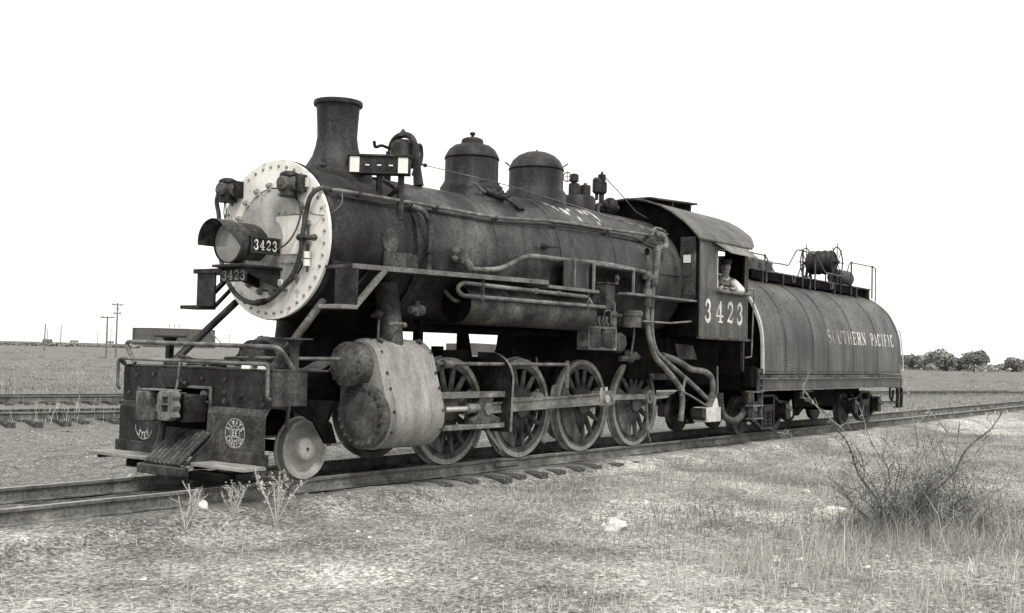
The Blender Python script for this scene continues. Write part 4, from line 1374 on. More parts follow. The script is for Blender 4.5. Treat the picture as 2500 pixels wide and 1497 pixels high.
# turret, safety valves, whistle
MB().lathe([(.36, 4.22), (.345, 4.32), (.34, 4.52), (.30, 4.58), (.001, 4.585)], (-.85, 0, 0), 'z', 30).build("turret", M_DOME, loco)
for x, y in ((-1.0, -.02), (-.72, -.08)):
    MB().lathe([(.10, 4.56), (.105, 4.60), (.105, 4.78), (.09, 4.80), (.04, 4.80), (.03, 4.84), (.001, 4.84)], (x, y, 0), 'z', 16).build("safety_valve", M_BLACK, loco)
MB().lathe([(.05, 4.56), (.05, 4.80), (.085, 4.82), (.085, 4.94), (.05, 4.96), (.001, 4.97)], (-1.10, -.08, 0), 'z', 12).build("turret_valve", M_BLACK, loco)
MB().tube([(-1.24, -.02 + .085 * math.cos(a), 4.89 + .085 * math.sin(a)) for a in np.linspace(0, 2 * PI, 13)[:-1]], .012, 6, closed=True).bar((-1.24, -.10, 4.89), (-1.24, .06, 4.89), .012, .012).bar((-1.24, -.02, 4.81), (-1.24, -.02, 4.97), .012, .012).build("turret_hand_wheel", M_DUSTY, loco)
wh = MB().lathe([(.05, 4.42), (.05, 4.68), (.09, 4.70), (.10, 4.74), (.10, 4.90), (.07, 4.92), (.075, 4.94), (.075, 5.05), (.03, 5.06), (.02, 5.11), (.001, 5.11)], (-.30, -.18, 0), 'z', 18).build("whistle", M_BLACK, loco)
MB().lathe([(.03, 4.55), (.035, 4.66), (.085, 4.70), (.085, 4.93), (.05, 4.97), (.001, 4.98)], (-.47, -.18, 0), 'z', 14).build("whistle_chamber", M_BLACK, wh)
pipe("whistle_elbow", [(-.30, -.18, 4.46), (-.45, -.25, 4.44), (-.62, -.3, 4.44), (-.7, -.35, 4.2)], .05, M_BLACK, loco)
MB().ball((-.06, -.22, 4.48), .17, 14, (.7, 1, 1)).build("dynamo_case", M_BLACK, loco)
MB().cyl((-.3, -.22, 4.47), (.2, -.22, 4.47), .06, 12).cyl((-.06, -.22, 4.3), (-.06, -.3, 4.1), .07, 10).build("dynamo_shaft", M_BLACK, loco)
pipe("whistle_cord", [(-.22, -.18, 5.03), (.25, -.3, 4.72), (.62, -.4, 4.44), (1.06, -.42, 4.36)], .01, M_PIPE, loco, 6)
for k, (a, b, c_) in enumerate((((-1.35, -.45, 4.24), (-.5, -.62, 4.16), (.9, -.88, 3.99)), ((-.95, -.42, 4.26), (0., -.7, 4.12), (1.0, -.9, 4.02)))):
    pipe("top_pipe", [a, b, c_], .02, M_PIPE, loco, 7, sm=4)
# hand rail along the boiler
hr = [(-8.05, -.93, 3.69), (-7.9, -.93, 3.70), (-6.5, -.95, 3.71), (-4.75, -.97, 3.715), (-4.45, -.985, 3.725), (-3.6, -1.04, 3.785), (-3.0, -1.075, 3.82), (-1.4, -1.09, 3.855), (.05, -1.10, 3.90), (.12, -1.10, 4.05), (.35, -1.10, 4.05), (.6, -1.05, 4.03)]
pipe("hand_rail", hr, .026, M_PIPE, loco, 10, rb=.05)
pipe("sand_line", [(a, b + .03, c_ - .06) for a, b, c_ in hr[1:8]] + [(-.6, -1.08, 3.80), (.1, -1.1, 3.68)], .018, M_BOILER, loco, 8, rb=.1)
for x in (-7.55, -6.0, -4.63, -3.1, -1.45, -.1):
    R, zc = boil(x)
    y = -.93 - .17 * max(0, min(1, (x + 8) / 8))
    z = 3.70 + (.185 * max(0, min(1, (x + 4.7) / 3.5)))
    d = Vector((0, y, z - zc))
    p0 = Vector((x, 0, zc)) + d.normalized() * (R - .01)
    MB().tube([p0, (x, y, z)], [.05, .035], 8).ball((x, y, z), .042, 8).build("hand_rail_post", M_DUSTY, loco)
# smokebox side details
MB().lathe([(.165, 0), (.165, -.025), (.12, -.035), (.001, -.035)], (0, 0, 0), 'y', 24, cap=False).build("washout_cover", M_DUSTY, loco, loc=(-7.02, -1.02, 3.13))
MB().box(-7.15, -6.47, -1.055, -1.02, 2.76, 2.98).build("smokebox_patch", M_DUSTY, loco, bevel=0.004)
MB().box(-8.1, -7.2, -1.05, -1.0, 2.71, 2.78).build("smokebox_angle", M_BOX, loco)
pipe("branch_pipe", [(-6.52, -.95, 3.66), (-6.36, -1.04, 3.62), (-6.28, -1.10, 3.40), (-6.28, -1.11, 3.05), (-6.34, -1.13, 2.72)], .04, M_DUSTY, loco, 10, rb=.1)
MB().cyl((-6.28, -1.11, 3.02), (-6.28, -1.11, 3.08), .06, 12).build("pipe_union", M_DUSTY, loco)
# boiler check valve and feed pipe
ck = MB().cyl((-5.66, -1.0, 3.04), (-5.66, -1.20, 3.04), .10, 14).box(-5.72, -5.58, -1.22, -1.08, 2.92, 3.14).ball((-5.82, -1.2, 3.08), .07, 8).ball((-5.84, -1.2, 2.98), .055, 8).cyl((-5.62, -1.2, 2.98), (-5.52, -1.24, 2.84), .07, 12)
ck.build("check_valve", M_PIPE, loco, bevel=0.006)
pipe("feed_pipe", [(-5.56, -1.22, 2.88), (-5.45, -1.22, 2.85), (-4.9, -1.20, 2.89), (-4.66, -1.22, 2.95), (-4.23, -1.24, 3.13), (-4.0, -1.25, 3.17), (-3.08, -1.26, 3.18), (-2.11, -1.28, 3.21), (-1.3, -1.28, 3.20), (-.55, -1.28, 3.17)], .04, M_PIPE, loco, 12, rb=.2)
MB().box(-2.97, -2.93, -1.36, -1.30, 2.73, 3.24).build("pipe_strap", M_PIPE, loco)
MB().box(-3.65, -3.42, -1.25, -1.15, 3.345, 3.375).ball((-3.62, -1.2, 3.36), .06, 8).cyl((-3.6, -1.24, 3.37), (-3.28, -1.26, 3.365), .012, 6).build("blow_off_cock", M_BLACK, loco)
MB().lathe([(.07, 0), (.07, -.02), (.05, -.02), (.045, -.005), (.001, -.005)], (0, 0, 0), 'y', 16, cap=False).build("washout_plug", M_SOOTSHADE, loco, loc=(-.36, -1.205, 3.56))
# air reservoir with its cooling coil
at = MB().lathe([(.001, -5.70), (.22, -5.70), (.255, -5.73), (.282, -5.75), (.285, -5.70), (.285, -2.42), (.26, -2.36), (.15, -2.31), (.001, -2.30)], (0, -1.16, 2.34), 'x', 40, cap=False)
tank = at.build("air_reservoir", M_DUSTY, loco, smooth=40)
for x in (-4.95, -4.75, -2.6):
    MB().lathe([(.286, x), (.292, x), (.292, x + .05), (.286, x + .05)], (0, -1.16, 2.34), 'x', 36, cap=False).build("reservoir_strap", M_DUSTY, tank)
    MB().box(x, x + .05, -1.2, -1.12, 2.62, 2.68).build("strap_hanger", M_BLACK, tank)
MB().lathe([(.001, -5.72), (.235, -5.72), (.26, -5.74), (.27, -5.755)], (0, -1.16, 2.34), 'x', 36, cap=False).build("reservoir_end", M_SOOTSHADE, tank)
pipe("reservoir_inlet", [(-5.70, -1.18, 2.38), (-5.84, -1.2, 2.38), (-5.88, -1.12, 2.46), (-5.88, -1.06, 2.52)], .03, M_PIPE, loco, rb=.05)
pipe("cooling_coil", [(-1.95, -1.47, 2.46), (-6.0, -1.47, 2.44), (-6.12, -1.47, 2.53), (-6.0, -1.47, 2.62), (-2.72, -1.47, 2.60), (-2.60, -1.47, 2.47)], .031, M_PIPE, loco, 12, rb=.09)
for x in (-5.55, -2.75):
    MB().bar((x, -1.475, 2.40), (x, -1.475, 2.68), .03, .06, (0, 1, 0)).build("coil_clip", M_DUSTY, loco)
for x in (-5.55, -4.22, -3.6):
    z = 2.61 if x > -5 else 2.44
    MB().cyl((x - .04, -1.47, z), (x + .04, -1.47, z), .046, 10).build("coil_union", M_PIPE, loco)
MB().box(-2.22, -1.92, -1.50, -1.02, 2.43, 2.85).build("lubricator_box", M_DUSTY, loco, bevel=0.01)
MB().box(-2.235, -1.905, -1.515, -1.01, 2.853, 2.875).build("lubricator_lid", M_DUSTY, loco, bevel=0.004)
# air pump (steam driven) below the running board
ap = MB().box(-2.38, -1.50, -1.30, -1.05, 2.10, 2.15).box(-2.38, -1.50, -1.30, -1.05, 1.74, 1.79).box(-2.40, -2.36, -1.29, -1.06, 1.79, 2.10).box(-1.52, -1.48, -1.29, -1.06, 1.79, 2.10)
pump = ap.build("air_pump", M_STEEL, loco, bevel=0.006)
for x in (-2.18, -1.74):
    MB().cyl((x, -1.17, 1.79), (x, -1.17, 2.10), .19, 20).build("pump_cylinder", M_DUSTY, pump)
bo = MB()
for i in range(12):
    bo.ball((-2.33 + i * .07, -1.27 + .05 * (i % 2), 2.18), .035, 6)
for x in (-2.2, -1.95, -1.7):
    bo.cyl((x, -1.18, 2.15), (x, -1.18, 2.32), .05, 10)
bo.build("pump_bolts", M_PIPE, pump)["kind"] = "stuff"
pipe("pump_pipe", [(-1.85, -1.2, 2.2), (-1.8, -1.22, 2.42), (-1.6, -1.22, 2.44), (-1.55, -1.2, 2.2)], .022, M_STEEL, loco, 8, rb=.06)
MB().cyl((-1.45, -1.2, 2.02), (-1.45, -1.2, 2.38), .05, 10).ball((-1.45, -1.2, 2.36), .075, 8).cyl((-1.45, -1.2, 2.4), (-1.45, -1.2, 2.58), .03, 8).cyl((-1.5, -1.2, 2.36), (-1.22, -1.2, 2.36), .04, 8).build("pump_valve", M_PIPE, loco)
MB().lathe([(.17, 2.16), (.175, 2.17), (.175, 2.36), (.195, 2.365), (.195, 2.43), (.17, 2.455), (.001, 2.46)], (-.98, -1.28, 0), 'z', 24).build("strainer_pot", M_PIPE, loco)
MB().lathe([(.05, 1.70), (.12, 1.74), (.16, 1.86), (.14, 2.0), (.06, 2.06), (.001, 2.06)], (-1.22, -1.15, 0), 'z', 16).build("feed_pump", M_DUSTY, loco)
MB().ball((-.62, -1.05, 1.62), .10).ball((-.45, -1.05, 1.66), .08).ball((-.72, -1.05, 1.70), .07).cyl((-.95, -1.05, 1.6), (-.3, -1.05, 1.64), .05, 8).build("injector_valve", M_DUSTY, loco)
pipe("drain_pipe", [(-.78, -1.22, 2.15), (-.76, -1.2, 1.95), (-.7, -1.12, 1.7)], .02, M_PIPE, loco)
# injectors and the pipes beside the cab front
MB().cyl((-.58, -1.31, 3.10), (-.20, -1.31, 3.06), .065, 12).ball((-.48, -1.31, 3.10), .10, 10).ball((-.27, -1.31, 3.0), .09, 10).build("injector", M_PIPE, loco)
pipe("injector_pipe", [(.10, -1.12, 3.92), (.28, -1.2, 3.90), (.30, -1.24, 3.72), (.02, -1.28, 3.66), (-.10, -1.30, 3.60), (-.16, -1.30, 3.2), (-.22, -1.30, 3.0)], .055, M_PIPE, loco, 12, sm=4)
pipe("injector_pipe", [(-.48, -1.31, 3.10), (-.49, -1.31, 2.7), (-.47, -1.31, 2.25), (-.34, -1.31, 1.90), (-.12, -1.30, 1.64), (.26, -1.30, 1.44), (.73, -1.30, 1.17), (.90, -1.30, 1.0), (.96, -1.30, .80), (.90, -1.30, .45)], .053, M_PIPE, loco, 12, sm=5)
pipe("injector_pipe", [(-.27, -1.31, 3.0), (-.29, -1.30, 2.6), (-.27, -1.29, 2.15), (-.06, -1.27, 1.77), (.40, -1.24, 1.57), (1.15, -1.20, 1.30), (1.85, -1.18, 1.02), (2.2, -1.2, .84)], .045, M_PIPE, loco, 12, sm=5)
MB().lathe([(.075, 2.55), (.08, 2.56), (.08, 2.86), (.075, 2.87)], (-.485, -1.31, 0), 'z', 16).build("pipe_sleeve", M_PIPE, loco)
pipe("overflow_pipe", [(.31, -1.2, 1.68), (.75, -1.2, 1.62), (1.10, -1.22, 1.53), (1.45, -1.22, 1.43), (1.95, -1.23, 1.39), (2.24, -1.24, 1.30), (2.33, -1.25, 1.12), (2.32, -1.25, .92), (2.24, -1.25, .78), (2.05, -1.25, .68)], .06, M_PIPE, loco, 12, sm=5)
MB().cyl((2.32, -1.25, .88), (2.32, -1.25, .94), .09, 12).build("pipe_union", M_PIPE, loco)
MB().bar((.80, -1.36, .92), (.95, -1.36, 1.26), .03, .045).ball((.85, -1.36, 1.02), .05, 8).build("pipe_hanger", M_PIPE, loco)
pipe("drain_rod", [(.95, -1.28, 1.02), (1.4, -1.28, .9), (2.05, -1.28, .70)], .022, M_PIPE, loco, 8)
pipe("reach_rod", [(-.74, -1.36, 2.28), (.22, -1.40, 2.28), (1.02, -1.42, 2.34)], .018, M_PIPE, loco, 8)
MB().box(.30, 1.1, -1.0, -.93, 1.22, 1.34).build("side_sill", M_DUSTY, loco, bevel=0.01)
bx = MB().box(1.88, 2.50, -1.36, -1.06, .395, .68)
bx.build("overflow_box", M_PALE, loco, bevel=0.006)
MB().prism([(1.88, .67), (1.88, .43), (1.72, .52), (1.72, .66)], 'y', -1.34, -1.08).build("overflow_box_end", M_BLACK, loco)
MB().tube([(2.42, -1.25, .68), (2.40, -1.25, .86)], [.09, .06], 12).build("box_spout", M_PALE, loco)
pipe("feed_hose", [(2.66, -1.25, .95), (2.70, -1.27, .62), (2.85, -1.29, .46), (3.2, -1.3, .38), (3.55, -1.28, .43), (3.85, -1.25, .58), (4.0, -1.2, .80), (4.0, -1.15, 1.0)], .07, M_DUSTY, loco, 12, sm=5)
pipe("side_chain", [(2.62, -1.2, 1.5), (2.62, -1.22, .8)], .025, M_PIPE, loco, 6)
MB().bar((.28, -.9, .95), (.36, -.9, .2), .03, .05).bar((.36, -.9, .2), (.46, -.9, .06), .04, .03).build("rail_sweep", M_STEEL, loco)

# --- cab
YC = 1.55
cx0, cx1, cz0, cz1 = 1.10, 3.25, 2.06, 3.92
wx0, wx1, wz0, wz1 = 1.86, 3.13, 2.95, 3.80
for s in (-1, 1):
    y0, y1 = s * YC, s * (YC - .025)
    w = MB().box(cx0, wx0, y0, y1, cz0, cz1).box(wx1, cx1, y0, y1, cz0, cz1).box(wx0, wx1, y0, y1, cz0, wz0).box(wx0, wx1, y0, y1, wz1, cz1)
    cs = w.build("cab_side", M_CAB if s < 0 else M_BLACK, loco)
    f_ = MB().box(wx0, wx0 + .05, s * (YC - .03), s * (YC - .06), wz0, wz1).box(wx1 - .03, wx1, s * (YC - .03), s * (YC - .06), wz0, wz1).box(wx0 + .05, wx1 - .03, s * (YC - .03), s * (YC - .06), wz1 - .03, wz1)
    f_.build("window_frame", M_SOOTSHADE, cs)
    MB().box(cx0 - .02, cx1 + .17, s * (YC - .05), s * (YC + .03), cz0 - .045, cz0 - .002).build("cab_sill", M_DUSTY, cs, bevel=0.005)
    MB().box(wx0 - .06, wx1 + .02, s * (YC + .004), s * (YC + .14), wz0 - .02, wz0 + .045).build("arm_rest", M_PIPE, cs, bevel=0.02)
    aw = MB()
    av = [(1.62, s * (YC + .03), 3.92), (3.10, s * (YC + .03), 3.92), (3.30, s * (YC + .20), 3.735), (2.02, s * (YC + .20), 3.735)]
    aw.add(av + [(x, y, z - .015) for x, y, z in av], [(0, 1, 2, 3), (7, 6, 5, 4), (0, 4, 5, 1), (1, 5, 6, 2), (2, 6, 7, 3), (3, 7, 4, 0)])
    aw.build("window_awning", M_EDGE, cs)
    MB().box(wx0 - .035, wx0 - .015, s * (YC + .002), s * (YC + .012), 3.02, 3.62).build("window_wing_edge", M_PALE, cs)
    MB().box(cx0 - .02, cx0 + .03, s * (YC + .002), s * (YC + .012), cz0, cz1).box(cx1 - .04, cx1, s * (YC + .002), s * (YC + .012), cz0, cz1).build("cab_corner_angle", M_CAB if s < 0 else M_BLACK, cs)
tx = MB()
for k, (chh, xa, xb) in enumerate((("3", 1.31, 1.60), ("4", 1.80, 2.13), ("2", 2.28, 2.60), ("3", 2.73, 3.03))):
    def fn(u, v, l, xa=xa, xb=xb):
        return (xa + u * (xb - xa), -YC - .0045 - l, 2.355 + v * .42)
    glyph(tx, chh, fn)
tx.build("number_lettering", M_LETTER, loco)
RP_ = [(0, 4.77), (.2, 4.755), (.45, 4.70), (.75, 4.60), (1.0, 4.47), (1.15, 4.36), (1.32, 4.24), (1.46, 4.10), (1.57, 3.99), (1.61, 3.93)]
prof = [(-a, b) for a, b in RP_[::-1]] + RP_[1:]
rf = MB()
nP = len(prof)
vs = []
xr = []
for (y, z) in prof:
    t = max(0, min(1, (z - 3.93) / .35))
    xr.append(3.32 + .62 * t ** .7)
for lift in (0, -.03):
    for xi in range(2):
        for k, (y, z) in enumerate(prof):
            vs.append((.93 if xi == 0 else xr[k], y * (1 + lift * .3), z + lift))
fs = []
for k in range(nP - 1):
    fs.append((k, nP + k, nP + k + 1, k + 1))
    fs.append((2 * nP + k + 1, 3 * nP + k + 1, 3 * nP + k, 2 * nP + k))
    fs.append((k, k + 1, 2 * nP + k + 1, 2 * nP + k))
    fs.append((nP + k + 1, nP + k, 3 * nP + k, 3 * nP + k + 1))
fs.append((0, 2 * nP, 3 * nP, nP))
fs.append((nP - 1, 2 * nP - 1, 4 * nP - 1, 3 * nP - 1))
roof = rf.add(vs, fs).build("cab_roof", M_CAB, loco, smooth=40)
MB().tube([(.93, y, z - .012) for y, z in prof], .022, 6).build("roof_beading", M_CAB, roof)
MB().prism([(1.26, 4.79), (3.32, 4.905), (3.32, 4.945), (1.26, 4.825)], 'y', -.34, .34).build("roof_hatch", M_DUSTY, roof, bevel=0.006)
for x in (2.3, 3.1):
    MB().box(x, x + .05, -.28, .28, 4.70, 4.79 + (x - 1.26) * .0558).build("hatch_support", M_BLACK, roof)
# cab front wall: built round the boiler
fwm = MB()
ring_o, ring_i = [], []
outer = [(y, z - .035) for y, z in prof]
poly = [(-YC + .03, 2.76)] + [(max(-YC + .03, min(YC - .03, y)), z) for y, z in outer] + [(YC - .03, 2.76)]
cw = MB()
cw.prism([(-YC + .03, 2.06)] + [(max(-YC + .03, min(YC - .03, y)), z) for y, z in outer] + [(YC - .03, 2.06)], 'x', cx0 + .002, cx0 + .022)
cw.build("cab_front", M_SOOTSHADE, loco)
fd = MB().box(0, .02, -.335, -.005, 2.78, 3.97)
dr = fd.build("cab_door", M_DUSTY, loco, bevel=0.004, loc=(1.075, -1.13, 0))
dr.rotation_euler = (0, 0, 0)
MB().box(-.012, -.002, -.23, -.08, 3.47, 3.62).build("door_pane", M_WHITE, dr)
for z0, z1 in ((2.84, 3.15), (3.22, 3.44), (3.66, 3.9)):
    MB().box(-.008, -.001, -.28, -.06, z0, z1).build("door_panel", M_BOILER, dr, bevel=0.004)
MB().box(1.13, 3.3, -1.5, 1.5, 2.03, 2.06).build("cab_floor", M_SOOTSHADE, loco)
for y0, y1 in ((-1.52, -1.05), (1.05, 1.52)):
    MB().box(3.20, 3.24, y0, y1, 2.06, 3.9).build("cab_back", M_SOOTSHADE, loco)
MB().lathe([(.6, 1.12), (.62, 1.3), (.5, 1.45), (.001, 1.5)], (0, 0, 3.0), 'x', 20).ball((1.5, -.55, 3.35), .12, 8).ball((1.45, .3, 3.6), .1, 8).cyl((1.4, -.6, 3.1), (1.7, -.75, 3.3), .04, 8).build("backhead", M_SOOTSHADE, loco)
MB().box(2.5, 3.1, -1.45, -1.0, 2.06, 2.55).build("cab_seat", M_SOOTSHADE, loco, bevel=0.02)
pipe("cab_grab_iron", [(3.16, -1.58, 3.09), (3.46, -1.60, 3.10), (3.42, -1.60, 2.4), (3.38, -1.60, 1.70), (3.12, -1.58, 1.68)], .017, M_PIPE, loco, 8, rb=.05)
MB().box(3.06, 3.12, -1.56, -1.50, 1.40, 2.02).build("cab_step_hanger", M_BLACK, loco)
pipe("roof_stay", [(3.55, -1.35, 4.18), (3.68, -1.35, 3.72)], .02, M_DUSTY, loco, 6)

# emblems on the pilot aprons
XE = PXF - .0595


def emblem(name, yc, zc, words_top, words_mid, words_bot, full=True):
    e = MB()
    R_o, R_i = .172, .085

    def fn(u, v, l):
        return (XE - l, yc - u, zc + v)
    if full:
        ribbon(e, arc(0, 0, R_o, R_o, 0, 360, 40), .007, fn, .0)
        ribbon(e, arc(0, 0, R_i, R_i, 0, 360, 28), .005, fn, .0)
    else:
        ribbon(e, arc(0, 0, R_o, R_o, 180, 345, 24), .007, fn, .0)
        ribbon(e, arc(0, 0, R_i, R_i, 200, 340, 16), .005, fn, .0)
    for word, a0, a1, flip in ((words_top, 158, 22, 1), (words_bot, 205 if full else 226, 335 if full else 314, -1)):
        n = len(word)
        for k, chh in enumerate(word):
            a = math.radians(a0 + (a1 - a0) * (k / max(1, n - 1)))

            def f2(u, v, l, a=a, flip=flip):
                rr = .128 + flip * (v - .5) * (.062 if full else .070)
                aa = a - flip * (u - .5) * (.042 if full else .056) / .128
                return fn(rr * math.cos(aa), rr * math.sin(aa), l + .0005)
            glyph(e, chh, f2, GS)
    for k, chh in enumerate(words_mid):
        def f3(u, v, l, k=k):
            return fn(-.058 + k * .06 + u * .052, -.035 + v * .07, l + .0005)
        glyph(e, chh, f3, GS)
    if words_mid:
        ribbon(e, [(-.075, .047), (.075, .047)], .006, fn, .0012)
        ribbon(e, [(-.075, -.047), (.075, -.047)], .006, fn, .0012)
    e.build(name, M_LETTER, beam)


emblem("safety_emblem", -.90, .635, "ALWAYS", "BE", "CAREFUL")
emblem("safety_emblem", .84, .625, "", "", "STEP", False)

# --- loose gear on the pilot deck (things that lie on the locomotive)
def gear(name, label, cat, pts, r, m, n=8, sm=0):
    o = MB().tube(smooth_path(pts, sm) if sm else bend(pts, .05), r, n).build(name, m, smooth=60)
    return tag(o, label, cat)


gear("iron_bar", "long iron bar lying slantwise across the pilot deck, one end raised", "bar", [(-9.28, .52, 1.47), (-9.0, .1, 1.46), (-8.55, -.45, 1.44)], .026, M_DUSTY)
gear("iron_bar", "short iron bar crossing over the long bar on the pilot deck", "bar", [(-9.34, .36, 1.53), (-9.1, .12, 1.41)], .026, M_DUSTY)
gear("iron_bar", "thin pale rod lying along the front edge of the pilot deck", "rod", [(-9.33, .20, 1.42), (-9.2, -.35, 1.44), (-9.1, -.9, 1.42)], .018, M_PIPE)
gear("rope", "coil of dark rope heaped in the middle of the pilot deck", "rope",
     [(-9.25 + .12 * math.cos(a * 1.9) + .02 * a, -.30 + .17 * math.sin(a * 1.9) - .02 * a, 1.41 + .012 * a) for a in np.linspace(0, 9, 40)], .02, M_DUSTY, 6)
for k, (x, y, lab) in enumerate(((-9.28, -.86, "white wooden chock on the pilot deck, nearer the headlight"), (-9.22, -1.08, "white wedge standing on the pilot deck beside the right handrail foot"))):
    o = MB().prism([(-.06, 0), (.07, 0), (.07, .03 + .03 * k), (-.03, .075)], 'y', -.05, .05).build("chock", M_WHITE, loc=(x, y, 1.392))
    o.rotation_euler = (0, 0, .6 - k)
    tag(o, lab, "chock")

# ------------------------------------------------------------------ tender
ten = thing("tender", "rounded oil tender lettered SOUTHERN PACIFIC behind the cab", "tender", (4.25, 0, 0))
ten.location = (0, 0, 0)
TX0, TX1 = 4.25, 13.6
TP = [(1.49, 1.35), (1.485, 1.79), (1.465, 2.19), (1.40, 2.48), (1.29, 2.75), (1.13, 3.02), (.93, 3.22), (.72, 3.37), (.5, 3.475), (.28, 3.54), (0, 3.565)]
TPs = [Vector((y, z, 0)) for y, z in TP]
TPs = [(p.x, p.y) for p in smooth_path([(y, z, 0) for y, z in TP], 3)]
tprof = [(-y, z) for y, z in TPs] + [(y, z) for y, z in TPs[::-1][1:]]
tb = MB()
n = len(tprof)
vs = []
xs = (TX0, TX0 + .02, 7.09, 7.11, TX1)
for x in xs:
    vs += [(x, y, z) for y, z in tprof]
fs = []
for j in range(len(xs) - 1):
    for k in range(n - 1):
        fs.append((j * n + k, j * n + k + 1, (j + 1) * n + k + 1, (j + 1) * n + k))
fs.append(tuple(range((len(xs) - 1) * n, len(xs) * n)))
fs.append(tuple(k * n if False else 0 for k in ()) or (0, n, 2 * n, 3 * n, 4 * n, 5 * n - 1, 4 * n - 1, 3 * n - 1, 2 * n - 1, n - 1))
tankb = tb.add(vs, fs).build("tank_shell", M_TANK, ten, smooth=40)
MB().prism([(y * .985, z - .02 if z > 1.4 else z) for y, z in tprof], 'x', TX0 + .10, TX0 + .12).build("tank_front_sheet", M_SOOTSHADE, tankb)  # front end in shade, painted near black
rim = MB()
for dx in (0,):
    v1 = [(TX0 - .03, y, z) for y, z in tprof] + [(TX0 - .03, y * .965, 1.35 + (z - 1.35) * .975) for y, z in tprof] + [(TX0 + .03, y * 1.004, z + .004) for y, z in tprof]
    f1 = []
    for k in range(n - 1):
        f1.append((k, k + 1, n + k + 1, n + k))
        f1.append((k + 1, k, 2 * n + k, 2 * n + k + 1))
    rim.add(v1, f1)
rim.build("tank_rim", M_PALE, tankb)


def tank_pt(x, arc_z, lift=.004):
    """near-side point of the tank skin at height arc_z"""
    for (ya, za), (yb, zb) in zip(TPs, TPs[1:]):
        if za <= arc_z <= zb:
            t = (arc_z - za) / (zb - za)
            y = ya + (yb - ya) * t
            nrm = Vector((0, zb - za, -(yb - ya))).normalized()
            return Vector((x, -y - nrm.y * lift, arc_z - (-(nrm.z)) * 0 + nrm.z * lift))
    return Vector((x, -1.4, arc_z))


# plate laps with rivet rows
for x in (5.45, 7.10, 8.05, 9.75, 11.6, 13.45):
    wide = .05 if x in (7.10,) else .022
    v1, f1 = [], []
    ns_ = len(tprof)
    lh = .009 if x == 7.10 else .004
    for (dx, l) in ((-wide, .0), (-wide, lh), (wide, lh), (wide, .0)):
        v1 += [(x + dx, y * (1 + l / 1.5), z + (l if z > 3.0 else l * .4)) for y, z in tprof]
    for j in range(3):
        for k in range(ns_ - 1):
            f1.append((j * ns_ + k, j * ns_ + k + 1, (j + 1) * ns_ + k + 1, (j + 1) * ns_ + k))
    st_ = MB().add(v1, f1).build("plate_lap", M_TANK, tankb)
    rv = MB()
    z = 1.45
    while z < 3.45:
        p = tank_pt(x, z, .012)
        rv.ball(p, .013, 5)
        z += .065 if z < 2.6 else .045 if z < 3.1 else .025
    rv.build("rivets", M_TANK, st_)["kind"] = "stuff"
rv = MB()
x = TX0 + .1
while x < TX1:
    rv.ball(tank_pt(x, 1.40, .005), .014, 5)
    x += .13
for k in range(130):
    rv.ball(tank_pt(random.uniform(TX0 + .2, TX1 - .2), random.uniform(2.3, 3.3), .002), .013, 5)
rv.build("rivets", M_BOILER, tankb)["kind"] = "stuff"
for word, x0, x1 in (("SOUTHERN", 7.98, 10.78), ("PACIFIC", 11.12, 13.0)):
    cw_ = (x1 - x0) / len(word)
    for mname, letters in ((M_LETTER_DIM, range(0, 2)), (M_LETTER_MID, range(2, 5)), (M_LETTER, range(5, 9))) if word == "SOUTHERN" else ((M_LETTER, range(0, 9)),):
        tx = MB()
        for k, chh in enumerate(word):
            if k not in letters:
                continue

            def fn(u, v, l, k=k):
                return tank_pt(x0 + (k + .06 + u * .86) * cw_, 2.085 + v * .325, .0045 + l)
            glyph(tx, chh, fn)
        tx.build("lettering", mname, tankb)
# frame
MB().box(4.05, 13.6, -1.50, 1.50, 1.26, 1.33).build("tank_ledge", M_DUSTY, ten, bevel=0.01)
MB().box(4.06, 13.6, -1.47, -1.42, 1.0, 1.258).box(4.06, 13.6, 1.42, 1.47, 1.0, 1.258).build("side_sill", M_TANK, ten, bevel=0.006)
MB().box(4.05, 13.6, -1.53, -1.475, 1.235, 1.262).box(4.05, 13.6, -1.53, -1.475, .985, 1.005).build("sill_flange", M_PIPE, ten)
MB().box(4.1, 13.5, -.35, .35, .72, 1.24).build("centre_sill", M_SOOTSHADE, ten)
MB().box(3.72, 4.2, -1.2, 1.2, 1.0, 1.36).build("front_buffer_beam", M_SOOTSHADE, ten, bevel=0.01)
MB().box(13.6, 13.85, -1.45, 1.45, .95, 1.3).build("rear_buffer_beam", M_BLACK, ten, bevel=0.01)
# trucks
RW = .42


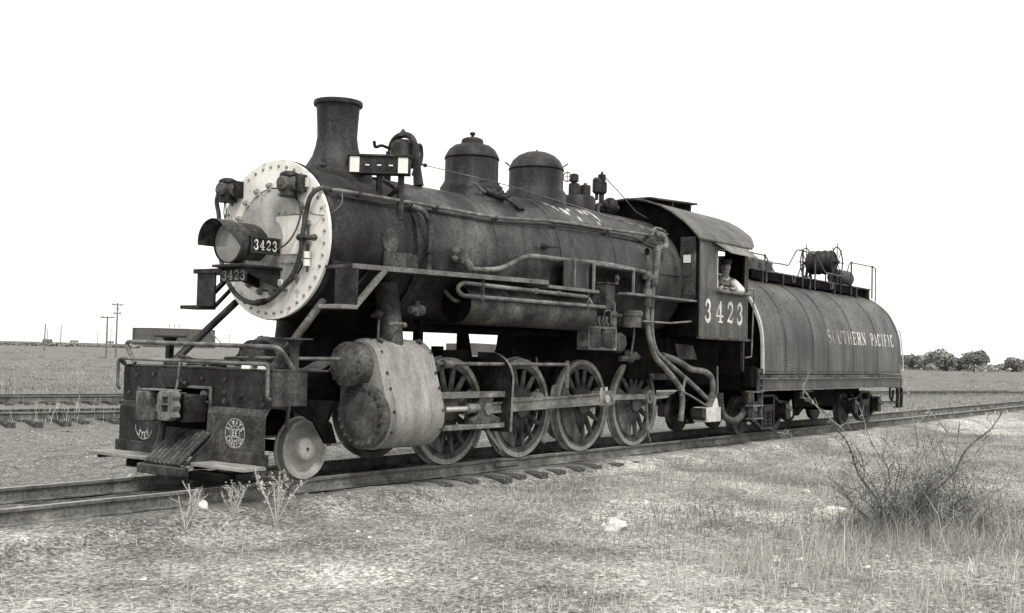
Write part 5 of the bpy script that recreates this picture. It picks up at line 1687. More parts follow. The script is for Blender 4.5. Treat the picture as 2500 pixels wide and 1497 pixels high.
def truck(xc):
    for dx in (-.92, .92):
        for s in (-1, 1):
            if (dx, s, xc) == (-.92, -1, 5.5):
                wm = MB().lathe([(.001, -.09), (.10, -.09), (.12, -.07), (.18, -.01), (.30, -.03), (.345, -.065), (RW - .004, -.07), (RW, -.06), (RW + .003, .03), (RW + .027, .045), (RW + .025, .068), (.34, .068), (.001, .05)], (0, 0, 0), 'y', 40, cap=False)
                truck.w = wm.build("tender_wheel", M_WHEEL, ten, smooth=50)
                o = truck.w
            else:
                o = truck.w.copy()
                COL.objects.link(o)
            o.location = (xc + dx, s * .745, RW)
            o.rotation_euler = (0, 0, 0 if s < 0 else PI)
        MB().cyl((xc + dx, -.7, RW), (xc + dx, .7, RW), .075, 12).build("tender_axle", M_SOOTSHADE, ten)
    for s in (-1, 1):
        y0, y1 = s * .93, s * 1.07
        fr = MB()
        fr.prism([(xc - 1.28, .70), (xc - .60, .74), (xc - .3, .88), (xc + .3, .88), (xc + .60, .74), (xc + 1.28, .70), (xc + 1.28, .64), (xc + .62, .67), (xc + .28, .82), (xc - .28, .82), (xc - .62, .67), (xc - 1.28, .64)], 'y', y0, y1)
        fr.prism([(xc - 1.15, .36), (xc - .70, .36), (xc - .32, .16), (xc + .32, .16), (xc + .70, .36), (xc + 1.15, .36), (xc + 1.15, .30), (xc + .72, .30), (xc + .34, .10), (xc - .34, .10), (xc - .72, .30), (xc - 1.15, .30)], 'y', y0, y1)
        fr.box(xc - .36, xc - .28, y0, y1, .16, .84).box(xc + .28, xc + .36, y0, y1, .16, .84)
        f_ = fr.build("truck_side_frame", M_BLACK, ten, bevel=0.006)
        for dx in (-.92, .92):
            jb = MB().box(xc + dx - .13, xc + dx + .13, s * .90, s * 1.16, .30, .60).prism([(xc + dx - .12, .60), (xc + dx + .12, .60), (xc + dx + .07, .69), (xc + dx - .07, .69)], 'y', s * .94, s * 1.13)
            jo = jb.build("journal_box", M_BLACK, f_, bevel=0.015)
            MB().bar((xc + dx - .15, s * 1.17, .62), (xc + dx + .17, s * 1.17, .53), .02, .10).build("journal_lid", M_PIPE, f_)
        for k in (-1, 1):
            MB().lathe([(.09, .18), (.10, .22), (.085, .26), (.10, .30), (.085, .34), (.10, .38), (.085, .42), (.10, .46), (.09, .50)], (xc + k * .14, s * 1.0, 0), 'z', 12).build("coil_spring", M_BLACK, f_)
        MB().box(xc - .27, xc + .27, s * .85, s * 1.09, .50, .66).build("bolster_end", M_BLACK, f_, bevel=0.01)
        MB().bar((xc + 1.12, s * 1.12, .72), (xc + 1.26, s * 1.10, .36), .02, .15).build("brake_hanger", M_PALE, f_)
    MB().box(xc - .2, xc + .2, -.85, .85, .5, .74).build("truck_bolster", M_SOOTSHADE, ten)


truck(5.5)
truck(11.9)
MB().box(7.4, 10.2, -.9, .9, .52, 1.0).build("tender_underbox", M_SOOTSHADE, ten, bevel=0.02)
# steps and ladders
for x in (3.70, 4.15):
    MB().prism([(x, 1.0), (x + .05, 1.0), (x + .08, .7), (x + .05, .42), (x, .42), (x + .03, .7)], 'y', -1.50, -1.40).build("front_step_hanger", M_DUSTY, ten)
for z in (.41, .68, .97):
    MB().box(3.70, 4.22, -1.52, -1.34, z - .012, z + .012).build("front_step", M_PIPE, ten)
ld = MB()
for x in (3.96, 4.17):
    ld.box(x - .02, x + .02, -1.52, -1.47, .98, 1.46)
for z in (1.1, 1.25, 1.40):
    ld.box(3.98, 4.15, -1.51, -1.48, z - .02, z + .02)
ld.build("front_ladder", M_DUSTY, ten)
MB().box(3.72, 4.05, -1.45, -1.2, 1.05, 1.50).build("front_locker", M_SOOTSHADE, ten, bevel=0.02)
st_ = MB()
for x in (13.36, 13.70):
    st_.prism([(x, .95), (x + .05, .95), (x + .09, .8), (x + .05, .42), (x, .42), (x + .04, .8)], 'y', -1.50, -1.42)
st_.box(13.34, 13.8, -1.50, -1.36, .41, .44)
st_.build("rear_step", M_BLACK, ten)
pipe("rear_hose", [(13.1, -1.35, 1.0), (13.12, -1.35, .7), (13.3, -1.35, .62), (13.38, -1.35, .9)], .03, M_BLACK, ten, sm=4)
pipe("rear_grab_iron", [(13.62, -1.40, 2.55), (13.72, -1.42, 2.5), (13.76, -1.46, 2.1), (13.76, -1.5, 1.5), (13.62, -1.5, 1.45)], .018, M_PALE, ten, sm=4)
# walkway on the tank
MB().box(5.5, 13.48, -.65, .65, 3.69, 3.725).build("walkway", M_DUSTY, ten, bevel=0.004)
MB().box(5.5, 12.3, -.63, -.60, 3.50, 3.688).box(5.5, 12.3, .60, .63, 3.50, 3.688).build("walkway_apron", M_SOOTSHADE, ten)
for x in (6.0, 7.2, 8.9, 10.6, 12.3, 13.3):
    MB().box(x, x + .06, -.66, .66, 3.36, 3.69).build("walkway_support", M_BLACK, ten)
for s in (-1, 1):
    y = s * .68
    rl = [(6.18, y, 3.91), (7.17, y, 3.935), (7.45, y, 3.92), (7.98, y, 4.36), (8.38, y, 4.36), (9.2, y, 4.36), (9.87, y, 3.93), (11.2, y, 3.92), (11.42, y, 3.98), (11.68, y, 4.34), (13.5, y, 4.36), (13.80, y, 4.33), (13.80, y, 3.38)]
    if s > 0:
        rl = rl[2:]
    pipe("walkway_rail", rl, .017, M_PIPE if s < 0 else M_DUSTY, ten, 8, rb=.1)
    for x, zt in ((6.18, 3.91), (8.36, 4.36), (9.18, 4.36), (11.02, 3.92), (11.80, 4.345), (13.50, 4.36)):
        MB().tube([(x, y, 3.45), (x, y, zt)], .022, 8).ball((x, y, zt), .038, 8).build("rail_post", M_DUSTY, ten)
    for x in (7.8, 10.35):
        pipe("stirrup", [(x - .1, y, 3.70), (x - .07, y, 3.55), (x + .07, y, 3.55), (x + .1, y, 3.70)], .012, M_PIPE, ten, 6, rb=.05)
hb = MB().box(5.45, 6.95, -.5, .1, 3.728, 3.99).build("hatch_box", M_DUSTY, ten, bevel=0.01)
for x0, x1 in ((5.6, 5.72), (6.15, 6.3)):
    MB().box(x0, x1, -.512, -.501, 3.78, 3.92).build("hatch_hasp", M_BLACK, hb)
pipe("vent_pipe", [(4.4, -.6, 3.5), (4.5, -.55, 3.9), (5.0, -.5, 4.08), (5.5, -.5, 4.0)], .02, M_DUSTY, ten, sm=3)
MB().box(4.6, 5.45, -.55, .5, 3.55, 3.93).build("front_bunker", M_BLACK, ten, bevel=0.01)
# hose reel standing on the walkway
reel = thing("hose_reel", "hose reel with two spoked hand wheels on the tender walkway", "hose reel", (11.1, -.1, 3.725))
ZR = .58
dm = MB().lathe([(.17, -.36), (.29, -.35), (.33, -.28), (.30, -.20), (.335, -.11), (.305, -.02), (.33, .07), (.31, .16), (.325, .25), (.28, .34), (.17, .36)], (0, 0, ZR), 'y', 28)
dm.build("wound_hose", M_BLACK, reel)
MB().cyl((0, -.5, ZR), (0, .5, ZR), .05, 12).build("reel_axle", M_BLACK, reel)
for y in (-.36, .36):
    MB().bar((-.25, y * .98, 0), (0, y * .98, ZR), .05, .06, (0, 1, 0)).bar((.25, y * .98, 0), (0, y * .98, ZR), .05, .06, (0, 1, 0)).build("reel_stand", M_BLACK, reel)
for y in (-.44, .42):
    RR = .40
    wl = MB().tube([(RR * math.cos(a), y, ZR + RR * math.sin(a)) for a in np.linspace(0, 2 * PI, 41)[:-1]], .018, 6, closed=True).build("hand_wheel", M_BLACK, reel)
    for i in range(8):
        a = PI / 2 + 2 * PI * i / 8
        d = Vector((math.cos(a), 0, math.sin(a)))
        MB().tube([Vector((0, y, ZR)) + d * .05, Vector((0, y, ZR)) + d * (RR + .11)], .012, 6).build("spoke", M_BLACK, wl)
drum = MB().lathe([(.001, -.5), (.19, -.5), (.225, -.46), (.23, .42), (.20, .48), (.001, .5)], (0, 0, .26), 'x', 28, cap=False).build("water_drum", M_BLACK, smooth=40)
drum.location = (12.55, -.12, 3.725)
tag(drum, "black steel drum lying at the rear end of the tender walkway", "drum")
for k in (-.3, .3):
    MB().box(k - .04, k + .04, -.2, .2, 0, .08).build("cradle", M_BLACK, drum)

# ------------------------------------------------------------------ engineman in the cab window
man = thing("person", "man in dark cap, overalls and white shirt leaning on the cab window sill", "person", (2.85, -1.22, 2.66))


def skin(name, pts, edges, m, parent, sub=2):
    me = bpy.data.meshes.new(name)
    me.from_pydata([p[0] for p in pts], edges, [])
    o = bpy.data.objects.new(name, me)
    COL.objects.link(o)
    o.parent = parent
    sm = o.modifiers.new("skin", 'SKIN')
    for i, p in enumerate(pts):
        v = me.skin_vertices[0].data[i]
        r = p[1]
        v.radius = (r, r) if not hasattr(r, '__len__') else r
        v.use_root = (i == 0)
    sb = o.modifiers.new("subsurf", 'SUBSURF')
    sb.levels = sub
    sb.render_levels = sub
    me.materials.append(m)
    for p in me.polygons:
        p.use_smooth = True
    sm.use_smooth_shade = True
    return o


# local axes: forward = towards camera/front (-.75,-.66), left (near) = (.66,-.75)
F_ = Vector((-.80, -.60, 0))
L_ = Vector((.60, -.80, 0))
Z_ = Vector((0, 0, 1))


def pp(f, l, z):
    return tuple(F_ * f + L_ * l + Z_ * z)


# body: pelvis, spine, neck, head, arms, thighs
bp_ = [(pp(0, 0, .05), (.15, .12)), (pp(.02, 0, .25), (.15, .11)), (pp(.05, 0, .45), (.17, .12)), (pp(.06, 0, .60), (.10, .08)), (pp(.09, 0, .69), .060), (pp(.11, 0, .75), (.085, .09)), (pp(.12, 0, .87), (.105, .12)), (pp(.11, 0, .95), (.075, .085)),
       (pp(.05, .17, .54), .07), (pp(.08, .27, .44), .058), (pp(.14, .31, .385), .052), (pp(.30, .17, .39), .044), (pp(.38, .06, .395), .036),
       (pp(.05, -.17, .54), .07), (pp(.12, -.26, .44), .058), (pp(.19, -.25, .385), .052), (pp(.34, -.10, .395), .044), (pp(.41, -.01, .405), .036),
       (pp(.12, .10, .02), .09), (pp(.20, .10, -.05), .075), (pp(.16, -.12, .02), .09), (pp(.30, -.14, .0), .075)]
be_ = [(0, 1), (1, 2), (2, 3), (3, 4), (4, 5), (5, 6), (6, 7), (3, 8), (8, 9), (9, 10), (10, 11), (11, 12), (3, 13), (13, 14), (14, 15), (15, 16), (16, 17), (0, 18), (18, 19), (0, 20), (20, 21)]
skin("body", bp_, be_, M_SKIN, man)
# hands: palm plus fingers
for (c0, ddir, sgn) in ((Vector(pp(.38, .06, .395)), (F_ * .55 - L_ * .7), 1), (Vector(pp(.41, -.01, .405)), (F_ * .5 + L_ * .7), -1)):
    ddir = ddir.normalized()
    side = ddir.cross(Z_)
    for k in range(4):
        b0 = c0 + side * (-.027 + .018 * k)
        ln = (.075, .085, .08, .065)[k]
        MB().tube([b0, b0 + ddir * .06, b0 + ddir * (.06 + ln * .5) - Z_ * .012, b0 + ddir * (.06 + ln * .8) - Z_ * .035], [.013, .012, .010, .007], 6).build("finger", M_SKIN, man)
    MB().tube([c0 + side * sgn * .02, c0 + side * sgn * .045 + ddir * .03, c0 + side * sgn * .05 + ddir * .07], [.014, .012, .008], 6).build("thumb", M_SKIN, man)
# face
fc = Vector(pp(.12, 0, .85))
fdir = (F_ * .9 - L_ * .25).normalized()
sd = fdir.cross(Z_)
MB().tube([fc + fdir * .088 + Z_ * .03, fc + fdir * .125 - Z_ * .015, fc + fdir * .095 - Z_ * .022], [.010, .016, .010], 6).build("nose", M_SKIN, man)
for s in (-1, 1):
    MB().ball(fc + fdir * .085 + sd * .032 * s + Z_ * .028, .011, 6).build("eye", M_CAP, man)
    MB().ball(fc + sd * .085 * s, .026, 6, (.6, .6, 1)).build("ear", M_SKIN, man)
MB().tube([fc + fdir * .086 - sd * .025 - Z_ * .05, fc + fdir * .095 - Z_ * .05, fc + fdir * .086 + sd * .025 - Z_ * .05], .006, 5).build("mouth", M_CAP, man)
MB().lathe([(.104, .90), (.115, .94), (.125, .985), (.10, 1.02), (.001, 1.03)], (fc.x - fdir.x * .01, fc.y - fdir.y * .01, 0), 'z', 18).build("cap", M_CAP, man)
MB().prism([tuple((fc + fdir * .07 + sd * .085 * math.cos(a) + fdir * .095 * math.sin(a)).xy) for a in np.linspace(0, PI, 9)], 'z', .905, .917).build("cap_peak", M_CAP, man)
MB().ball(fc - fdir * .035 + Z_ * .02, .088, 10, (1, 1, .95)).build("hair", M_CAP, man)
# clothes
skin("overalls", [(pp(0, 0, .04), (.165, .135)), (pp(.025, 0, .25), (.165, .13)), (pp(.055, 0, .45), (.178, .135)), (pp(.06, 0, .53), (.15, .11)), (pp(.12, .10, .02), .10), (pp(.20, .10, -.05), .085), (pp(.16, -.12, .02), .10), (pp(.30, -.14, -.01), .085)],
     [(0, 1), (1, 2), (2, 3), (0, 4), (4, 5), (0, 6), (6, 7)], M_CLOTH, man)
for s in (1, -1):
    q_ = (8, 9, 10, 11) if s > 0 else (13, 14, 15, 16)
    pts = [Vector(bp_[i][0]) for i in q_]
    pts = [pts[0] + Z_ * .015 - L_ * s * .05] + pts[0:1] + pts[1:]
    MB().tube(smooth_path(pts, 4), [.082] * 5 + [.088] * 4 + [.078] * 4 + [.066] * 4, 14).ball(pts[1], .088, 12).build("shirt_sleeve", M_SHIRT, man)
MB().tube([pp(.07, .075, .615), pp(.14, .055, .62), pp(.165, 0, .59), pp(.14, -.055, .62), pp(.07, -.075, .615)], [.02, .026, .024, .026, .02], 8).build("collar", M_SHIRT, man)
for s in (-1, 1):
    MB().tube([pp(.02, s * .10, .60), pp(.13, s * .10, .54), pp(.175, s * .09, .42)], .018, 6).build("overall_strap", M_CLOTH, man)

# ------------------------------------------------------------------ background things
CAM = Vector((-18.23268, -11.32935, 1.65616))


def at(ang_px, depth):
    """ground point at a bearing (given as tangent from the view axis) and a depth along it"""
    f2 = Vector((math.sin(CY), math.cos(CY), 0))
    r2 = Vector((math.cos(CY), -math.sin(CY), 0))
    p = Vector((CAM.x, CAM.y, 0)) + f2 * depth + r2 * (ang_px * depth)
    return p.x, p.y


x, y = at(-.2995, 640)
ot = thing("oil_tank", "broad dark riveted oil storage tank on the plain left of the smokebox", "storage tank", (x, y, -.3))
RT, HT = 22.5, 10.6
MB().lathe([(RT, 0), (RT, HT)], (0, 0, 0), 'z', 72, cap=False).build("tank_wall", M_OIL, ot)
for z in (0, HT / 3, 2 * HT / 3, HT - .15):
    MB().lathe([(RT + .12, z), (RT + .12, z + .25), (RT, z + .3)], (0, 0, 0), 'z', 72, cap=False).build("shell_course", M_OIL, ot)
MB().lathe([(RT + .2, HT), (RT * .6, HT + .7), (RT * .2, HT + 1.1), (.01, HT + 1.2)], (0, 0, 0), 'z', 48, cap=False).build("tank_roof", M_ROOF, ot)
for k in (-2.2, 0, 2.2):
    MB().cyl((k * .8, -k * .9, HT + .9), (k * .8, -k * .9, HT + 2.2), .25, 8).ball((k * .8, -k * .9, HT + 2.2), .5, 6, (1, 1, .5)).build("roof_vent", M_FARD, ot)
f2 = Vector((math.sin(CY), math.cos(CY), 0))
r2 = Vector((math.cos(CY), -math.sin(CY), 0))
sa, sb_ = r2 * (RT - 1) - f2 * 6, r2 * (RT + 9) - f2 * 6
MB().bar((sa.x, sa.y, HT), (sb_.x, sb_.y, .2), 1.0, .35).build("tank_stair", M_FARD, ot)
for t in (.35, .7):
    p = sa.lerp(sb_, t)
    MB().cyl((p.x, p.y, 0), (p.x, p.y, HT * (1 - t)), .15, 6).build("stair_post", M_FARD, ot)


def pole(px, depth, h, arms, label, r=.13):
    x, y = at(px, depth)
    t = thing("utility_pole", label, "utility pole", (x, y, -.3), "utility poles on the plain")
    MB().tube([(0, 0, 0), (0, 0, h)], [r, r * .75], 8).build("pole", M_POLE, t)
    for (za, w, br) in arms:
        MB().bar(tuple(-r2 * w / 2 + Z_ * za), tuple(r2 * w / 2 + Z_ * za), .10, .13).build("crossarm", M_POLE, t)
        ins = MB()
        for k in (-.46, -.3, .3, .46):
            p = r2 * (w * k) + Z_ * za
            ins.cyl(p, p + Z_ * .2, .05, 5)
        ins.build("insulators", M_POLE, t)["kind"] = "stuff"
        if br:
            for s in (-1, 1):
                MB().bar(tuple(r2 * (s * w * .3) + Z_ * za), tuple(Z_ * (za - .8)), .05, .05).build("arm_brace", M_POLE, t)
    return Vector((x, y, -.3))


def pxx(U):
    return (U - 1250) / 2746.4


p1 = pole(pxx(287.0), 150, 7.3, ((7.05, 1.55, True), (5.9, 1.05, False)), "taller utility pole with two crossarms left of the oil tank")
p2 = pole(pxx(263.5), 141, 5.25, ((5.12, 1.75, False),), "shorter utility pole with one crossarm beside the taller pole")
p3 = pole(pxx(112.5), 223, 5.4, (), "bare grey pole without crossarms, farthest left on the plain", .15)
pole(pxx(151.5), 420, 8.2, (), "thin bare pole standing between the farthest left pole and the pair", .2)
pole(pxx(118.5), 600, 8.5, ((8.3, 2.2, False),), "small distant pole with a crossarm just right of the farthest left one", .2)
pole(pxx(241), 700, 8.0, ((7.5, 2.2, False),), "tiny far pole on the horizon left of the pair of poles", .2)
pole(pxx(273.5), 640, 9.5, ((9, 2.4, False),), "tiny far pole on the horizon seen between the pair of poles", .2)
pole(pxx(562), 520, 7.0, ((6.9, 6.0, False),), "distant pole with a wide crossarm just right of the oil tank", .2)
for k, (a, b, lab) in enumerate(((p2 + Vector((0, 0, 5.2)), p2 + Vector((-160, 115, 8.6)), "lower wire running left from the shorter utility pole"), (p1 + Vector((0, 0, 7.1)), p1 + Vector((-175, 130, 9.6)), "upper wire running left from the taller utility pole"))):
    pts = [a.lerp(b, t) - Z_ * 2.2 * math.sin(PI * t) for t in np.linspace(0, 1, 16)]
    tag(MB().tube(pts, .012, 4).build("overhead_wire", M_POLE), lab, "wire")


def house(px, depth, w, h, label, dark=False):
    x, y = at(px, depth)
    t = thing("house", label, "house", (x, y, -.2), "small buildings on the horizon", rz=-(PI / 2 - CY) + PI / 2 - PI / 2)
    t.rotation_euler = (0, 0, math.atan2(r2.y, r2.x))
    MB().box(-w / 2, w / 2, -4, 4, 0, h).build("wall", M_FARD if dark else M_FAR, t)
    MB().prism([(-4.6, h), (4.6, h), (0, h * 1.65)], 'x', -w / 2 - .5, w / 2 + .5).build("roof", M_FARD, t)
    for k in (-.25, .2):
        MB().box(w * k - .7, w * k + .7, -4.05, -4.002, h * .35, h * .75).build("window", M_SOOTSHADE, t)


house(pxx(119), 1500, 10, 3.0, "low grey building on the horizon beside the farthest left pole", True)
house(pxx(184), 1500, 8.5, 2.6, "small house with a dark roof on the horizon, alone midway to the poles")
house(pxx(271), 1500, 8.5, 2.6, "white house on the horizon seen between the pair of utility poles")
house(pxx(2284), 330, 9, 2.6, "white shed half hidden among the trees on the right")
x, y = at(pxx(1160), 560)
o2 = thing("oil_tank", "second dark storage tank glimpsed under the boiler between the frames", "storage tank", (x, y, -.3))
MB().lathe([(14, 0), (14, 5.9), (0.01, 6.5)], (0, 0, 0), 'z', 40, cap=False).build("tank_wall", M_OIL, o2)

# brush line along the horizon on the left (one mass)


def leaf_cloud(name, centres, radii, per, size, m, flat=1.0, seed=1, jitter=.55):
    r_ = np.random.default_rng(seed)
    V, Fc = [], []
    k = 0
    for c_, R in zip(centres, radii):
        n_ = int(per)
        d = r_.normal(size=(n_, 3))
        d /= np.linalg.norm(d, axis=1)[:, None]
        rad = R * (1 - jitter * r_.random(n_) ** 1.6)
        p = np.array(c_) + d * rad[:, None] * np.array([1, 1, flat])
        a = r_.normal(size=(n_, 3)); a /= np.linalg.norm(a, axis=1)[:, None]
        b = r_.normal(size=(n_, 3)); b -= a * (a * b).sum(1)[:, None]; b /= np.linalg.norm(b, axis=1)[:, None]
        s = size * (.5 + r_.random(n_))[:, None]
        q_ = np.stack([p - a * s, p - b * s * .5, p + a * s, p + b * s * .5], 1)
        V.append(q_.reshape(-1, 3))
        Fc.append(np.arange(k, k + 4 * n_).reshape(-1, 4))
        k += 4 * n_
    return np_mesh(name, np.concatenate(V), np.concatenate(Fc), m, False)


cs_, rs_ = [], []
for k in range(90):
    x, y = at(pxx(-30 + 4.2 * k + rng.uniform(-2, 2)), 430 + rng.uniform(-30, 40))
    cs_.append((x, y, .2)); rs_.append(1.0 + rng.random() * .5)
for k in range(70):
    x, y = at(pxx(2190 + 6.0 * k + rng.uniform(-3, 3)), 340 + rng.uniform(-30, 60))
    cs_.append((x, y, -.1)); rs_.append(2.2 + rng.random() * 1.3)
o = bpy.data.objects.new("brush", leaf_cloud("brush", cs_, rs_, 90, .55, M_LEAFF, .6, 3))
COL.objects.link(o)
o["kind"] = "stuff"
o["label"] = "low brush along the horizon"


def tree(px, depth, h, w, label, seed):
    x, y = at(px, depth)
    t = thing("tree", label, "tree", (x, y, -.3), "trees on the right horizon")
    r_ = np.random.default_rng(seed)
    tk = MB().tube([(0, 0, 0), (.1, 0, h * .3), (.0, .1, h * .6)], [.22, .17, .08], 7)
    cen, rad = [], []
    for k in range(9):
        a = r_.uniform(0, 2 * PI)
        q_ = r_.uniform(.1, .95)
        c_ = (w * .42 * q_ * math.cos(a), w * .42 * q_ * math.sin(a), h * r_.uniform(.34, .84))
        cen.append(c_); rad.append(w * r_.uniform(.14, .26))
        tk.tube([(0, .05, h * .35), tuple(np.array(c_) * .6 + np.array([0, 0, h * .12])), c_], [.09, .06, .03], 5)
    tk.build("trunk", M_BARKD, t)
    o = bpy.data.objects.new("crown", leaf_cloud("crown", cen, rad, 420, .34, M_LEAFF, .85, seed + 5, .8))
    COL.objects.link(o)
    o.parent = t


TREES = ((2186, 300, 4.6, 5.0, "tree half hidden by the rear end of the tender"), (2222, 310, 5.0, 6.0, "round tree just right of the tender's rear end"), (2262, 320, 3.6, 4.2, "narrow tree between the round tree and the white shed"),
         (2312, 300, 5.9, 9.5, "widest and tallest tree on the right horizon, behind the shed"), (2345, 310, 4.0, 7.0, "lower tree adjoining the widest tree on its right"), (2380, 290, 6.4, 7.5, "dense dark tree right of the widest tree"), (2474, 330, 4.4, 9.0, "last tree at the right edge of the picture"))
for k, (U, d, h, w, lab) in enumerate(TREES):
    tree(pxx(U), d, h * .84, w, lab, 40 + k)

# ------------------------------------------------------------------ vegetation near the camera


def blades(name, P, h, wdt, m, lean=.5, seg=2, seed=5):
    """grass blades as tapering bent strips; P (n,3), h (n)"""
    r_ = np.random.default_rng(seed)
    n_ = len(P)
    a = r_.uniform(0, 2 * PI, n_)
    side = np.stack([np.cos(a), np.sin(a), np.zeros(n_)], 1)
    b = r_.uniform(0, 2 * PI, n_)
    ln = lean * r_.random(n_) ** .8
    ld = np.stack([np.cos(b) * ln, np.sin(b) * ln, np.zeros(n_)], 1) * h[:, None]
    w = (wdt * (.6 + .8 * r_.random(n_)))[:, None]
    up_ = np.zeros((n_, 3)); up_[:, 2] = h
    p0, p1, p2 = P, P + up_ * .55 + ld * .3, P + up_ * .95 + ld
    V = np.stack([p0 - side * w, p0 + side * w, p1 + side * w * .7, p1 - side * w * .7, p2 + side * w * .15, p2 - side * w * .15], 1).reshape(-1, 3)
    k = np.arange(n_)[:, None] * 6
    Fq = np.concatenate([k + np.array([[0, 1, 2, 3]]), k + np.array([[3, 2, 4, 5]])], 0)
    me = np_mesh(name, V, Fq, m, False)
    o = bpy.data.objects.new(name, me)
    COL.objects.link(o)
    o["kind"] = "stuff"
    return o


def scatter(n_, x0, x1, y0, y1, dens, seed):
    r_ = np.random.default_rng(seed)
    x = r_.uniform(x0, x1, n_)
    y = r_.uniform(y0, y1, n_)
    k = r_.random(n_) < dens(x, y)
    x, y = x[k], y[k]
    return np.stack([x, y, ground_z(x, y) - .01], 1)


def d_near(x, y):
    patch = sst(.42, .62, .6 * vnoise(x, y, 1.9, 11) + .4 * vnoise(x, y, .6, 12))
    edge = sst(1.5, 2.1, -y)                       # none on the ballast
    right = .35 + .65 * sst(-9, -3, x)
    front = sst(-5.6, -7.6, y) * .8
    return np.clip(edge * (patch * right + front), 0, 1)


P = scatter(90000, -17, 14, -11.5, -1.4, d_near, 21)
blades("dry_grass", P, .025 + .10 * rng.random(len(P)) ** 2 + .03 * (vnoise(P[:, 0], P[:, 1], 1.2, 13)), .003, M_GRASS, .8, seed=6)["label"] = "short dry grass in front of the locomotive"


def tufts(name, centres, per, rad, hmax, wdt, m, lean, seed, label):
    r_ = np.random.default_rng(seed)
    Pp, Hh = [], []
    for (x, y, s) in centres:
        n_ = int(per * s)
        a = r_.uniform(0, 2 * PI, n_)
        rr = rad * s * np.sqrt(r_.random(n_))
        xx, yy = x + rr * np.cos(a), y + rr * np.sin(a)
        Pp.append(np.stack([xx, yy, ground_z(xx, yy) - .01], 1))
        Hh.append(hmax * s * (.35 + .65 * r_.random(n_)))
    o = blades(name, np.concatenate(Pp), np.concatenate(Hh), wdt, m, lean, seed=seed)
    o["label"] = label
    return o


P = scatter(90000, -9.5, 16, -9.5, -1.7, lambda x, y: np.clip(sst(-9.5, -3.5, x) * (.15 + .85 * sst(.38, .6, .6 * vnoise(x, y, 1.7, 33) + .4 * vnoise(x, y, .5, 34))), 0, 1), 35)
blades("dry_grass", P, .02 + .09 * rng.random(len(P)) ** 1.8, .003, M_GRASSM, .9, seed=36)["label"] = "scrubby mid toned grass over the right half of the foreground"
r_ = np.random.default_rng(8)
C = [(r_.uniform(-12.5, -4.0), r_.uniform(-9.4, -6.2), r_.uniform(.5, 1.1)) for k in range(110)]
C = [c_ for c_ in C if c_[1] < -6.0 - .35 * (c_[0] + 7)]
tufts("grass_tufts", C, 34, .14, .34, .0026, M_GRASS, .9, 31, "taller pale grass tufts along the bottom of the view")
C = [(r_.uniform(-8, 6), r_.uniform(-7.5, -2.4), r_.uniform(.4, .9)) for k in range(150)]
tufts("grass_tufts", C, 34, .22, .15, .0026, M_GRASS, .9, 32, "thin dry grass clumps on the gravel in front of the track")
C = [(-8.3, -7.25, 1.0), (-8.0, -7.5, .9), (-7.6, -7.6, 1.1), (-7.0, -7.9, 1.0), (-6.6, -7.75, .8), (-6.2, -8.2, 1.1), (-5.6, -8.3, 1.0), (-8.7, -7.0, .7), (-5.2, -8.5, 1.1), (-6.9, -7.3, .7)]
tufts("long_grass", C, 26, .20, .62, .0030, M_GRASS, 1.1, 37, "long arching pale grass blades at the lower right")
C = [(r_.normal(-4.9, 1.1), r_.normal(-7.6, .75), r_.uniform(.4, 1.1)) for k in range(80)]
tufts("dark_grass", C, 34, .30, .32, .0028, M_GRASSM, .9, 38, "dark dry grass round the thorn bush at the lower right")
# weeds between and beside the sidings, grass beyond
def d_side(x, y):
    da = side_dist(x, y, SIDE_A)
    db = side_dist(x, y, SIDE_B)
    return np.clip((1 - sst(1.0, 3.0, np.minimum(da, db))) * .8 + .9 * sst(19, 24, y + .25 * x) + .0, 0, 1) * sst(.25, .6, vnoise(x, y, 2.2, 15))


P = scatter(26000, -14, 20, 8, 24, lambda x, y: (1 - sst(.6, 1.7, side_dist(x, y, SIDE_A))) * sst(.3, .65, vnoise(x, y, 1.3, 14)), 24)
blades("siding_weeds", P, .12 + .50 * rng.random(len(P)) ** 2.6, .0055, M_GRASS, .6, seed=19)["label"] = "pale tall weeds growing through the nearer siding"
P = scatter(70000, -12, 30, 8, 60, d_side, 23)
blades("dry_grass", P, .06 + .26 * rng.random(len(P)) ** 2.4, .007, M_GRASSM, .7, seed=9)["label"] = "tall dry grass and weeds round the sidings"
def d_far(x, y):
    return .15 + .85 * sst(.4, .6, vnoise(x, y, 6, 16))
Q = []
for k in range(40000):
    d = 40 + 230 * rng.random() ** 1.3
    u_ = rng.uniform(-.5, -.22) if rng.random() < .6 else rng.uniform(.27, .50)
    Q.append(at(u_, d))
Q = np.array(Q)
kk = rng.random(len(Q)) < d_far(Q[:, 0], Q[:, 1])
Q = Q[kk]
P = np.stack([Q[:, 0], Q[:, 1], ground_z(Q[:, 0], Q[:, 1]) - .02], 1)
blades("field_grass", P, .05 + .11 * rng.random(len(P)), .03, M_FIELD, .9, seed=10)["label"] = "dry grass across the plain behind the tracks"
cs_, rs_ = [], []
for k in range(150):
    u_ = rng.uniform(-.47, -.25) if k < 110 else rng.uniform(.32, .50)
    d = 75 + 260 * rng.random() ** 1.3
    x, y = at(u_, d)
    cs_.append((x, y, -.28)); rs_.append(rng.uniform(.4, 1.5))
o = bpy.data.objects.new("field_scrub", leaf_cloud("field_scrub", cs_, rs_, 420, .045, M_FIELD, .4, 91, .8))
COL.objects.link(o)
o["kind"] = "stuff"
o["label"] = "low scrub mounds scattered over the grass field"
P = scatter(24000, 8, 60, -16, -1.7, lambda x, y: .25 + .75 * sst(.35, .6, vnoise(x, y, 2.5, 18)), 27)
blades("dry_grass", P, .04 + .14 * rng.random(len(P)) ** 1.8, .005, M_GRASS, .8, seed=12)["label"] = "dry grass beside the track to the right of the tender"
